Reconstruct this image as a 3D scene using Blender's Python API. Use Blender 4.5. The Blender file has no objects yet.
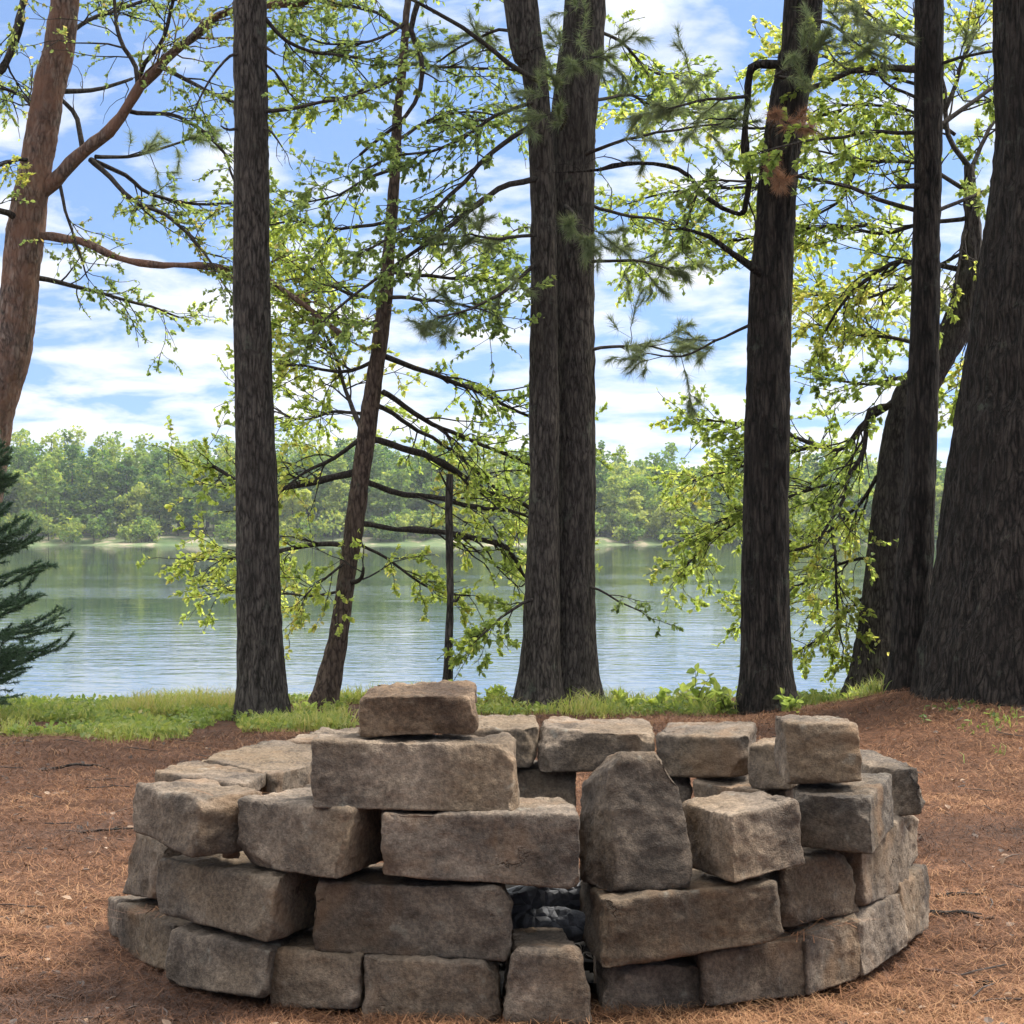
import bpy, math, random
import numpy as np
from mathutils import Vector
random.seed(7); RS = np.random.RandomState(11)
F, H, HOR = 1994.0, 1.107, 530.0          # focal length in pixels, eye height, horizon row
SC = bpy.context.scene; COL = SC.collection

def P(px, py, Y):
    return np.array([(px-512.0)/F*Y, Y, H-(py-HOR)/F*Y])

# ------------------------------------------------------------------ noise
def _hash(i, seed):
    with np.errstate(over='ignore'):
        h = (i[:,0].astype(np.uint32)*np.uint32(73856093)) ^ (i[:,1].astype(np.uint32)*np.uint32(19349663)) ^ (i[:,2].astype(np.uint32)*np.uint32(83492791)) ^ np.uint32(seed*2654435 & 0xffffffff)
        h ^= h >> np.uint32(13); h *= np.uint32(1274126177); h ^= h >> np.uint32(16); h *= np.uint32(2246822519); h ^= h >> np.uint32(15)
    return h.astype(np.float64)/4294967295.0*2-1
def vnoise(p, seed=0):
    i = np.floor(p).astype(np.int64); f = p-i; u = f*f*f*(f*(f*6-15)+10); r = 0
    for dx in (0,1):
        for dy in (0,1):
            for dz in (0,1):
                w = (u[:,0] if dx else 1-u[:,0])*(u[:,1] if dy else 1-u[:,1])*(u[:,2] if dz else 1-u[:,2])
                r = r + w*_hash(i+np.array([dx,dy,dz]), seed)
    return r
def fbm(p, oct=4, seed=0, gain=.5):
    a = 1.; s = 0; q = np.array(p, float)
    for k in range(oct):
        s = s+a*vnoise(q, seed+k*17); q = q*2.03+5.1; a *= gain
    return s

# ------------------------------------------------------------------ mesh helpers
class MB:
    def __init__(s): s.v=[]; s.q=[]; s.t=[]; s.var=[]; s.n=0
    def add(s, v, quads=None, tris=None, var=0.5):
        v = np.asarray(v, float); 
        if quads is not None and len(quads): s.q.append(np.asarray(quads)+s.n)
        if tris is not None and len(tris): s.t.append(np.asarray(tris)+s.n)
        s.var.append(np.broadcast_to(np.asarray(var, float), (len(v),)).copy()); s.v.append(v); s.n += len(v)
    def build(s, name, mat, parent=None, origin=(0,0,0), smooth=True):
        v = np.concatenate(s.v)-np.asarray(origin, float)
        me = bpy.data.meshes.new(name)
        q = np.concatenate(s.q) if s.q else np.zeros((0,4),int); t = np.concatenate(s.t) if s.t else np.zeros((0,3),int)
        me.vertices.add(len(v)); me.vertices.foreach_set('co', v.astype(np.float32).ravel())
        nl = q.size+t.size; me.loops.add(nl); me.loops.foreach_set('vertex_index', np.concatenate([q.ravel(), t.ravel()]).astype(np.int32))
        npo = len(q)+len(t); me.polygons.add(npo)
        st = np.concatenate([np.arange(len(q))*4, q.size+np.arange(len(t))*3]).astype(np.int32)
        me.polygons.foreach_set('loop_start', st)
        me.polygons.foreach_set('use_smooth', np.full(npo, smooth))
        a = me.attributes.new('var', 'FLOAT', 'POINT'); a.data.foreach_set('value', np.concatenate(s.var).astype(np.float32))
        me.update(calc_edges=True); me.validate()
        me.materials.append(mat)
        o = bpy.data.objects.new(name, me); COL.objects.link(o)
        if parent is not None: o.parent = parent
        else: o.location = origin
        return o

def tag(o, label=None, cat=None, group=None, kind=None):
    if label: o['label'] = label
    if cat: o['category'] = cat
    if group: o['group'] = group
    if kind: o['kind'] = kind
    return o
def thing(name, loc, label, cat, group=None):
    o = bpy.data.objects.new(name, None); COL.objects.link(o); o.location = loc; o.empty_display_size = .2
    return tag(o, label, cat, group)

def smoothline(pts, rad, step):
    """Catmull-Rom resample of a polyline with radii"""
    pts = np.asarray(pts, float); rad = np.asarray(rad, float); n = len(pts); out=[]; ro=[]
    for i in range(n-1):
        p0 = pts[max(i-1,0)]; p1 = pts[i]; p2 = pts[i+1]; p3 = pts[min(i+2,n-1)]
        k = max(2, int(np.linalg.norm(p2-p1)/step))
        for t in np.arange(k)/k:
            out.append(.5*((2*p1)+(-p0+p2)*t+(2*p0-5*p1+4*p2-p3)*t*t+(-p0+3*p1-3*p2+p3)*t**3)); ro.append(rad[i]*(1-t)+rad[i+1]*t)
    out.append(pts[-1]); ro.append(rad[-1])
    return np.array(out), np.array(ro)

def tube(mb, pts, rad, sides=8, var=.5, disp=None, cap=True):
    pts = np.asarray(pts, float); n = len(pts)
    T = np.gradient(pts, axis=0); T /= np.linalg.norm(T, axis=1)[:,None]+1e-9
    u = np.cross(T[0], [0.13,.98,.11]); 
    if np.linalg.norm(u) < .1: u = np.cross(T[0], [1,0,0])
    a = np.arange(sides)/sides*2*np.pi; V = np.zeros((n, sides, 3))
    for i in range(n):
        u = u-T[i]*np.dot(u, T[i]); u /= np.linalg.norm(u)+1e-9; w = np.cross(T[i], u)
        d = np.cos(a)[:,None]*u+np.sin(a)[:,None]*w
        V[i] = pts[i]+d*rad[i]
    if disp is not None:
        C = np.repeat(pts[:,None,:], sides, 1); D = V-C; L = np.linalg.norm(D, axis=2, keepdims=True)+1e-9
        V = V+D/L*disp(V.reshape(-1,3)).reshape(n, sides, 1)
    idx = np.arange(n*sides).reshape(n, sides); r = np.roll(idx, -1, 1)
    q = np.stack([idx[:-1], r[:-1], r[1:], idx[1:]], -1).reshape(-1,4)
    v = V.reshape(-1,3); tr = None
    if cap:
        v = np.concatenate([v, pts[:1], pts[-1:]]); c0 = n*sides
        tr = np.concatenate([np.stack([r[0], idx[0], np.full(sides,c0)],-1), np.stack([idx[-1], r[-1], np.full(sides,c0+1)],-1)])
    mb.add(v, q, tr, var)

# ------------------------------------------------------------------ materials
def newmat(name):
    m = bpy.data.materials.new(name); m.use_nodes = True; nt = m.node_tree
    return m, nt, nt.nodes['Principled BSDF']
def nd(nt, typ, ins=None, **kw):
    n = nt.nodes.new(typ)
    for k, v in kw.items(): setattr(n, k, v)
    for k, v in (ins or {}).items():
        s = n.inputs[k]
        if hasattr(v, 'is_output'): nt.links.new(v, s)
        else: s.default_value = v
    return n
def ramp(nt, fac, stops):
    r = nt.nodes.new('ShaderNodeValToRGB'); e = r.color_ramp.elements
    while len(e) < len(stops): e.new(.5)
    for el, (p, c) in zip(e, stops): el.position = p; el.color = (*c, 1) if len(c) == 3 else c
    nt.links.new(fac, r.inputs[0]); return r.outputs[0]
def mixc(nt, fac, a, b, mode='MIX'):
    n = nt.nodes.new('ShaderNodeMix'); n.data_type = 'RGBA'; n.blend_type = mode
    for s, v in ((n.inputs[0], fac), (n.inputs[6], a), (n.inputs[7], b)):
        if hasattr(v, 'is_output'): nt.links.new(v, s)
        else: s.default_value = v if isinstance(v, (int, float)) else (*v, 1)
    return n.outputs[2]
def mth(nt, op, a, b=None, clamp=False):
    n = nt.nodes.new('ShaderNodeMath'); n.operation = op; n.use_clamp = clamp
    for s, v in ((n.inputs[0], a), (n.inputs[1], b)):
        if v is None: continue
        if hasattr(v, 'is_output'): nt.links.new(v, s)
        else: s.default_value = v
    return n.outputs[0]
def coords(nt, scale=(1,1,1), src='Object'):
    t = nd(nt, 'ShaderNodeTexCoord'); m = nd(nt, 'ShaderNodeMapping', {'Vector': t.outputs[src], 'Scale': scale}); return m.outputs[0]
def noise(nt, vec, scale, detail=5, rough=.6, dist=0):
    return nd(nt, 'ShaderNodeTexNoise', {'Vector': vec, 'Scale': scale, 'Detail': detail, 'Roughness': rough, 'Distortion': dist}).outputs['Fac']
def attr(nt): return nd(nt, 'ShaderNodeAttribute', attribute_name='var').outputs['Fac']

def stone_material(name, lo, mid, hi, tint=(1,1,1)):
    m, nt, b = newmat(name); c = coords(nt)
    oi = nd(nt, 'ShaderNodeObjectInfo'); rnd = oi.outputs['Random']
    off = nd(nt, 'ShaderNodeVectorMath', {0: c}, operation='ADD'); cmb = nd(nt, 'ShaderNodeCombineXYZ', {0: mth(nt,'MULTIPLY',rnd,37.), 1: mth(nt,'MULTIPLY',rnd,91.)})
    nt.links.new(cmb.outputs[0], off.inputs[1]); c = off.outputs[0]
    n1 = noise(nt, c, 5.5, 6, .62, .4); col = ramp(nt, n1, [(.36, lo), (.5, mid), (.66, hi)])
    n2 = noise(nt, c, 2.2, 3, .5); col = mixc(nt, ramp(nt, n2, [(.46,(0,0,0)),(.66,(.75,.75,.75))]), col, (.20,.14,.085))       # tan weathering
    n3 = noise(nt, c, 3.1, 5, .65, .8); n3s = ramp(nt, n3, [(.5,(0,0,0)),(.66,(.55,.55,.55))]); col = mixc(nt, n3s, col, (.042,.036,.032))  # sooty stains
    sp = noise(nt, c, 95, 3, .7); col = mixc(nt, .45, col, ramp(nt, sp, [(.36,(.16,.16,.16)),(.5,(.5,.5,.5)),(.64,(.9,.87,.82))]), 'OVERLAY')
    rnd2 = mth(nt, 'FRACT', mth(nt, 'MULTIPLY', rnd, 7.31)); col = mixc(nt, mth(nt, 'MULTIPLY', rnd2, .3), col, mixc(nt, 1., col, (.82,.95,1.12), 'MULTIPLY'))
    rust = noise(nt, c, 4., 4, .6, .5); col = mixc(nt, ramp(nt, rust, [(.55,(0,0,0)),(.68,(.45,.45,.45))]), col, (.23,.13,.065))
    cw = nd(nt, 'ShaderNodeVectorMath', {0: c}, operation='ADD'); cn = nd(nt, 'ShaderNodeTexNoise', {'Vector': c, 'Scale': 9., 'Detail': 5., 'Roughness': .7}); cs = nd(nt, 'ShaderNodeVectorMath', {0: cn.outputs['Color']}, operation='SCALE'); cs.inputs['Scale'].default_value = .16; nt.links.new(cs.outputs[0], cw.inputs[1])
    ck = nd(nt, 'ShaderNodeTexVoronoi', {'Vector': cw.outputs[0], 'Scale': 3.2}, feature='DISTANCE_TO_EDGE').outputs['Distance']; crack = mth(nt, 'MULTIPLY', ramp(nt, ck, [(.0,(1,1,1)),(.013,(0,0,0))]), ramp(nt, noise(nt, c, 3.3, 2, .5), [(.63,(0,0,0)),(.69,(1,1,1))]))
    col = mixc(nt, mth(nt, 'MULTIPLY', crack, .5), col, (.03,.024,.02))
    vo = nd(nt, 'ShaderNodeTexVoronoi', {'Vector': c, 'Scale': 34.}); l = noise(nt, c, 9, 4, .7)
    lich = mth(nt, 'MULTIPLY', ramp(nt, l, [(.58,(0,0,0)),(.66,(1,1,1))]), ramp(nt, vo.outputs['Distance'], [(.2,(.55,.55,.55)),(.5,(0,0,0))]))
    col = mixc(nt, lich, col, (.27,.25,.20))
    bright = nd(nt, 'ShaderNodeMapRange', {0: rnd, 3: .82, 4: 1.2}).outputs[0]
    g = nd(nt, 'ShaderNodeHueSaturation', {'Color': col, 'Value': bright, 'Saturation': 1.0})
    col = mixc(nt, 1., g.outputs[0], tint, 'MULTIPLY')
    nt.links.new(col, b.inputs['Base Color']); b.inputs['Roughness'].default_value = .93; b.inputs['Specular IOR Level'].default_value = .2
    h = mth(nt, 'ADD', mth(nt, 'MULTIPLY', noise(nt, c, 60, 6, .75), 1.), mth(nt, 'SUBTRACT', mth(nt, 'MULTIPLY', noise(nt, c, 240, 3, .7), .45), mth(nt, 'MULTIPLY', crack, 1.5)))
    bp = nd(nt, 'ShaderNodeBump', {'Height': h, 'Strength': 1., 'Distance': .009}); nt.links.new(bp.outputs[0], b.inputs['Normal'])
    return m
STONE = stone_material('weathered_stone', (.08,.062,.047), (.155,.119,.088), (.265,.206,.15))
STONE_GREY = stone_material('grey_stone', (.05,.041,.032), (.11,.09,.07), (.20,.165,.128), (.97,.97,.98))
STONE_RED = stone_material('reddish_stone', (.08,.056,.04), (.165,.118,.08), (.29,.22,.155), (1.04,.97,.9))

def bark_material(name, dark, mid, light, stretch=.16, scale=26, red=None, bump=.03):
    m, nt, b = newmat(name); c = coords(nt, (1,1,stretch))
    n1 = noise(nt, c, scale, 6, .65, .6); cd = nd(nt, 'ShaderNodeVectorMath', {0: c}, operation='ADD'); wn = nd(nt, 'ShaderNodeTexNoise', {'Vector': c, 'Scale': scale*.8, 'Detail': 3.}); wv = nd(nt, 'ShaderNodeVectorMath', {0: wn.outputs['Color']}, operation='SCALE'); wv.inputs['Scale'].default_value = 1.3/scale; nt.links.new(wv.outputs[0], cd.inputs[1])
    v = nd(nt, 'ShaderNodeTexVoronoi', {'Vector': cd.outputs[0], 'Scale': scale*1.25, 'Randomness': 1.}, feature='DISTANCE_TO_EDGE').outputs['Distance']; n4 = noise(nt, coords(nt, (1,1,.35)), scale*3.2, 4, .7)
    h = mth(nt, 'ADD', mth(nt, 'ADD', mth(nt, 'MULTIPLY', mth(nt, 'MINIMUM', v, .25), .7), mth(nt, 'MULTIPLY', n1, .62)), mth(nt, 'MULTIPLY', n4, .3))
    col = ramp(nt, h, [(.44, dark), (.57, mid), (.74, light)])
    c2 = coords(nt); pat = noise(nt, c2, 2.3, 4, .6)
    col = mixc(nt, ramp(nt, pat, [(.45,(0,0,0)),(.7,(.6,.6,.6))]), col, tuple(x*.62 for x in mid))
    lich = noise(nt, c2, 7, 5, .7); col = mixc(nt, ramp(nt, lich, [(.6,(0,0,0)),(.72,(.45,.45,.45))]), col, (.12,.135,.10))
    if red:
        col = mixc(nt, ramp(nt, noise(nt, c2, 4.5, 5, .7), [(.4,(0,0,0)),(.6,(.85,.85,.85))]), col, red)
    nt.links.new(col, b.inputs['Base Color']); b.inputs['Roughness'].default_value = .95; b.inputs['Specular IOR Level'].default_value = .15
    bp = nd(nt, 'ShaderNodeBump', {'Height': h, 'Strength': .9, 'Distance': bump}); nt.links.new(bp.outputs[0], b.inputs['Normal'])
    return m
BARK = bark_material('grey_brown_bark', (.018,.015,.012), (.062,.052,.043), (.125,.106,.087), .2, 34)
BARK_DARK = bark_material('dark_furrowed_bark', (.008,.0068,.0056), (.032,.026,.021), (.084,.068,.054), .15, 31, bump=.07)
BARK_RED = bark_material('reddish_pine_bark', (.05,.037,.031), (.155,.11,.088), (.30,.235,.19), .3, 26, (.22,.12,.08))
BARK_BROWN = bark_material('brown_bark', (.035,.024,.018), (.10,.07,.052), (.17,.125,.095), .3, 30)
TWIG = bark_material('twig_bark', (.022,.018,.015), (.05,.042,.035), (.085,.07,.058), .5, 40, bump=.005)

def leaf_material(name, stops, trans, tf=.5, rough=.5):
    m, nt, b = newmat(name); col = ramp(nt, attr(nt), stops)
    nt.links.new(col, b.inputs['Base Color']); b.inputs['Roughness'].default_value = rough; b.inputs['Specular IOR Level'].default_value = .3
    tcol = mixc(nt, 1., col, trans, 'MULTIPLY')
    tr = nd(nt, 'ShaderNodeBsdfTranslucent', {'Color': tcol}); mx = nd(nt, 'ShaderNodeMixShader', {0: tf})
    nt.links.new(b.outputs[0], mx.inputs[1]); nt.links.new(tr.outputs[0], mx.inputs[2])
    nt.links.new(mx.outputs[0], nt.nodes['Material Output'].inputs[0]); return m
LEAF = leaf_material('broad_leaf', [(0,(.07,.11,.04)),(.45,(.15,.21,.06)),(.8,(.22,.27,.08)),(1,(.30,.29,.11))], (3.3,2.9,1.9), .62)
LEAF_DK = leaf_material('broad_leaf_upper', [(0,(.065,.10,.045)),(.5,(.13,.18,.065)),(.85,(.20,.24,.085)),(1,(.30,.23,.11))], (2.9,2.7,1.9), .6)
PINE = leaf_material('pine_needle', [(0,(.06,.095,.055)),(.6,(.12,.16,.085)),(1,(.21,.23,.12))], (1.8,1.8,1.3), .45)
RUST = leaf_material('dead_needle', [(0,(.16,.08,.045)),(1,(.38,.22,.13))], (1.2,1.,.8), .3)
SPRUCE = leaf_material('spruce_needle', [(0,(.035,.07,.036)),(.6,(.085,.145,.07)),(1,(.16,.22,.11))], (1.,1.1,.9), .2)
GRASS = leaf_material('grass_blade', [(0,(.09,.14,.04)),(.4,(.20,.26,.065)),(.7,(.33,.34,.10)),(1,(.46,.38,.18))], (1.6,1.6,1.), .4)
FAR = leaf_material('far_foliage', [(0,(.02,.065,.016)),(.5,(.11,.185,.034)),(1,(.28,.32,.065))], (1.9,1.7,1.1), .5, .7)
NEEDLE = leaf_material('fallen_needle', [(0,(.04,.021,.013)),(.35,(.12,.053,.025)),(.75,(.235,.107,.048)),(1,(.33,.18,.085))], (1,1,1), .1, .8)

# ------------------------------------------------------------------ terrain
def sstep(x): x = np.clip(x, 0, 1); return x*x*(3-2*x)
def gz(x, y):
    x = np.atleast_1d(np.asarray(x, float)); y = np.atleast_1d(np.asarray(y, float)); z0 = np.zeros_like(x)
    n = .035*vnoise(np.stack([x*.9, y*.9, z0], -1), 3)
    near = np.exp(-np.maximum(0, np.hypot(x-.015, y-5.75)-1.3)/.8)
    z = n*(1-near*.8)
    z = z+.20*sstep((x-1.35)/1.0)*sstep((y-8.6)/2.5)*(1-.85*sstep((y-11.6)/1.3))-.045*near-.075*sstep((y-10.4)/3.)
    edge = 13.6+.45*vnoise(np.stack([x*.5, z0, z0], -1), 9)-.05*np.maximum(0, x)
    return z-2.3*sstep((y-edge)/4.5)
m, nt, b = newmat('needle_floor'); c = coords(nt)
n1 = noise(nt, c, 3., 6, .65, .5); n2 = noise(nt, c, 42, 5, .75); n3 = noise(nt, nd(nt,'ShaderNodeMapping',{'Vector':c,'Scale':(1,2.4,1),'Rotation':(0,0,.6)}).outputs[0], 55, 4, .7)
col = ramp(nt, n2, [(.3,(.04,.022,.014)),(.5,(.122,.058,.032)),(.7,(.22,.105,.052))])
col = mixc(nt, ramp(nt, n1, [(.4,(0,0,0)),(.62,(.75,.75,.75))]), col, (.08,.042,.026)); col = mixc(nt, ramp(nt, n3, [(.55,(0,0,0)),(.68,(.6,.6,.6))]), col, (.27,.13,.06))
nt.links.new(col, b.inputs['Base Color']); b.inputs['Roughness'].default_value = .95; b.inputs['Specular IOR Level'].default_value = .15
bp = nd(nt, 'ShaderNodeBump', {'Height': mth(nt,'ADD',n2,n3), 'Strength': .9, 'Distance': .02}); nt.links.new(bp.outputs[0], b.inputs['Normal'])
GROUND = m
def grid_mesh(name, xs, ys, zf, mat, kind='structure'):
    X, Y = np.meshgrid(xs, ys); x = X.ravel(); y = Y.ravel(); z = zf(x, y); nx = len(xs); ny = len(ys)
    i = np.arange(nx*ny).reshape(ny, nx); q = np.stack([i[:-1,:-1], i[:-1,1:], i[1:,1:], i[1:,:-1]], -1).reshape(-1,4)
    mb = MB(); mb.add(np.stack([x,y,z],-1), q); o = mb.build(name, mat); o['kind'] = kind; return o
def gfine(x, y):
    z = gz(x, y); p = np.stack([x, y, x*0], -1)
    return z+.011*fbm(p*5.5, 3, 40)+.006*fbm(p*19, 2, 44)
xs = np.concatenate([np.linspace(-40,-4.6,24)[:-1], np.linspace(-4.6,4.6,300), np.linspace(4.6,40,24)[1:]])
ys = np.concatenate([np.linspace(-25,3.6,20)[:-1], np.linspace(3.6,14.5,330), np.linspace(14.5,30,30)[1:]])
g = grid_mesh('ground', xs, ys, gfine, GROUND)

# water
m, nt, b = newmat('lake_water'); c = coords(nt)
b.inputs['Base Color'].default_value = (.02,.04,.035,1); b.inputs['Roughness'].default_value = .03; b.inputs['IOR'].default_value = 1.4
w1 = noise(nt, nd(nt,'ShaderNodeMapping',{'Vector':c,'Scale':(.8,1.5,1)}).outputs[0], 1.3, 3, .55, .3); w2 = noise(nt, nd(nt,'ShaderNodeMapping',{'Vector':c,'Scale':(.35,1,1)}).outputs[0], .16, 3, .5)
w3 = noise(nt, nd(nt,'ShaderNodeMapping',{'Vector':c,'Scale':(.35,1,1)}).outputs[0], .05, 4, .6)
amp = nd(nt, 'ShaderNodeMapRange', {0: w3, 1: .38, 2: .62, 3: .25, 4: 2.4}).outputs[0]
h = mth(nt, 'ADD', mth(nt, 'MULTIPLY', w1, mth(nt,'MULTIPLY',amp,.0095)), mth(nt, 'MULTIPLY', w2, .016))
bp = nd(nt, 'ShaderNodeBump', {'Height': h, 'Strength': 1., 'Distance': 1.}); nt.links.new(bp.outputs[0], b.inputs['Normal'])
WZ = -1.1
grid_mesh('lake_water', np.linspace(-420,420,30), np.linspace(15,330,30), lambda x,y: x*0+WZ, m)

# far shore
def fz(x, y):
    p = np.stack([x*.03, x*0, x*0], -1); e = 292+4*fbm(p, 3, 5)+1.6*vnoise(p*11,15)+5*np.sin(x*.025)
    t = (y-e); return WZ-1.+np.clip(t+8,0,14)/14*2.4*.9+np.clip(t-6,0,90)*.065+.25*vnoise(np.stack([x*.3,y*.3,x*0],-1),6)
m, nt, b = newmat('shore_earth'); c = coords(nt)
nt.links.new(ramp(nt, noise(nt, c, .35, 5, .65), [(.35,(.05,.09,.025)),(.52,(.10,.13,.045)),(.63,(.30,.24,.17)),(.7,(.10,.13,.045))]), b.inputs['Base Color']); b.inputs['Roughness'].default_value=1
grid_mesh('far_shore', np.linspace(-420,420,340), np.concatenate([np.linspace(270,320,60), np.linspace(325,480,20)]), fz, m)

# ------------------------------------------------------------------ far forest
def leafcloud(n, centre, rad, size, rs):
    d = rs.normal(size=(n,3)); d /= np.linalg.norm(d,axis=1)[:,None]; r = rs.uniform(.45,1.05,n)**.6
    return centre+d*r[:,None]*rad
def tri_cards(mb, pos, size, var, rs, flat=.5):
    n = len(pos); a = rs.normal(size=(n,3)); a[:,2] *= flat; a /= np.linalg.norm(a,axis=1)[:,None]
    bb = rs.normal(size=(n,3)); bb = np.cross(a, bb); bb /= np.linalg.norm(bb,axis=1)[:,None]
    s = np.asarray(size)*np.ones(n)*rs.uniform(.6,1.3,n); s = s[:,None]
    v = np.stack([pos-a*s*.6, pos+bb*s*.5, pos+a*s*.7, pos-bb*s*.5], 1).reshape(-1,3)
    i = np.arange(n)*4; mb.add(v, np.stack([i,i+1,i+2,i+3],-1), None, np.repeat(var,4))
def far_tree(leaf, wood, x, y, h, w, kind, tone, rs, n=900, size=.5):
    z = float(fz(np.array([x]), np.array([y]))[0]); base = np.array([x,y,z])
    tube(wood, [base, base+[0,0,h*.5], base+[rs.normal()*.2,0,h*.93]], [h*.014,h*.010,h*.003], 5)
    if kind == 'pine':
        k = int(h*1.6)
        for j in range(k):
            t = .25+.75*(j+rs.rand())/k; zz = h*t; rr = w*(1.12-t)**.5*rs.uniform(.5,1.15)
            a = rs.rand()*6.28; cpos = base+[math.cos(a)*rr*.55, math.sin(a)*rr*.55, zz]
            m_ = max(8, int(n/k)); pos = leafcloud(m_, cpos, np.array([rr*.62+.2, rr*.62+.2, .30+.03*h]), size, rs)
            tri_cards(leaf, pos, size*.85, np.clip(tone+rs.normal(size=m_)*.13, 0, 1), rs, .35)
    else:
        k = 13
        for j in range(k):
            a = rs.rand()*6.28; t = rs.rand(); rr = w*rs.uniform(.1,.72); cpos = base+[math.cos(a)*rr, math.sin(a)*rr, h*(.3+.58*t)]
            m_ = n//k; cr = w*rs.uniform(.3,.5)*(1.1-.35*t); pos = leafcloud(m_, cpos, np.array([cr,cr,cr*.8]), size, rs)
            tri_cards(leaf, pos, size, np.clip(tone+rs.normal(size=m_)*.14+rs.normal()*.06, 0, 1), rs, .7)
rs = np.random.RandomState(5); leaf = MB(); wood = MB()
rows = [(300,100,(4.5,9.5),.6),(305,110,(7,12.5),.5),(311,110,(8.5,12.5),.45),(319,115,(9.5,13.2),.5),(330,105,(10,13.6),.55),(343,95,(10,14),.6)]
for (yy, n, (h0,h1), tn) in rows:
    for k in range(n):
        x = -125+250*(k+rs.rand()*.9)/n; y = yy+rs.uniform(-3.5,3.5)+5*np.sin(x*.025); kd = 'pine' if rs.rand() < (.75 if x < -5 else .4) else 'round'
        h = rs.uniform(h0,h1)*(1.0 if x < -20 else .9)*(1.12 if kd=='pine' else .95)
        far_tree(leaf, wood, x, y, h, h*(.33 if kd=='pine' else .42), kd, np.clip(tn+rs.normal()*.24+(.08 if kd=='round' else -.04),.05,.95), rs)
for k in range(620):
    x = rs.uniform(-120,120)
    if -51 < x < -42: continue
    far_tree(leaf, wood, x, 292.5+rs.uniform(0,11)+5*np.sin(x*.025), rs.uniform(1.8,4.5), rs.uniform(1.3,2.6), 'round', np.clip(.62+rs.normal()*.17,0,1), rs, 160, .4)
fw = leaf.build('far_forest', FAR, smooth=False); tag(fw, kind='stuff', label='hazy mixed wood of pines and leafy trees across the lake', cat='forest')
tk = wood.build('far_trunks', BARK, fw); tk['kind'] = 'stuff'; tk.name = 'trunks'
lf = MB(); wd = MB(); far_tree(lf, wd, (628-512)/F*297, 297, 5.6, 2.3, 'round', .55, np.random.RandomState(3), 700, .4)
zt = float(fz(np.array([(628-512)/F*297]), np.array([297.]))[0]); base = ((628-512)/F*297, 297, zt)
t = thing('shore_tree', base, 'small rounded tree standing alone at the water edge on the far shore', 'tree')
lf.build('crown', FAR, t, base, False); wd.build('trunk', BARK, t, base)

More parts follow.
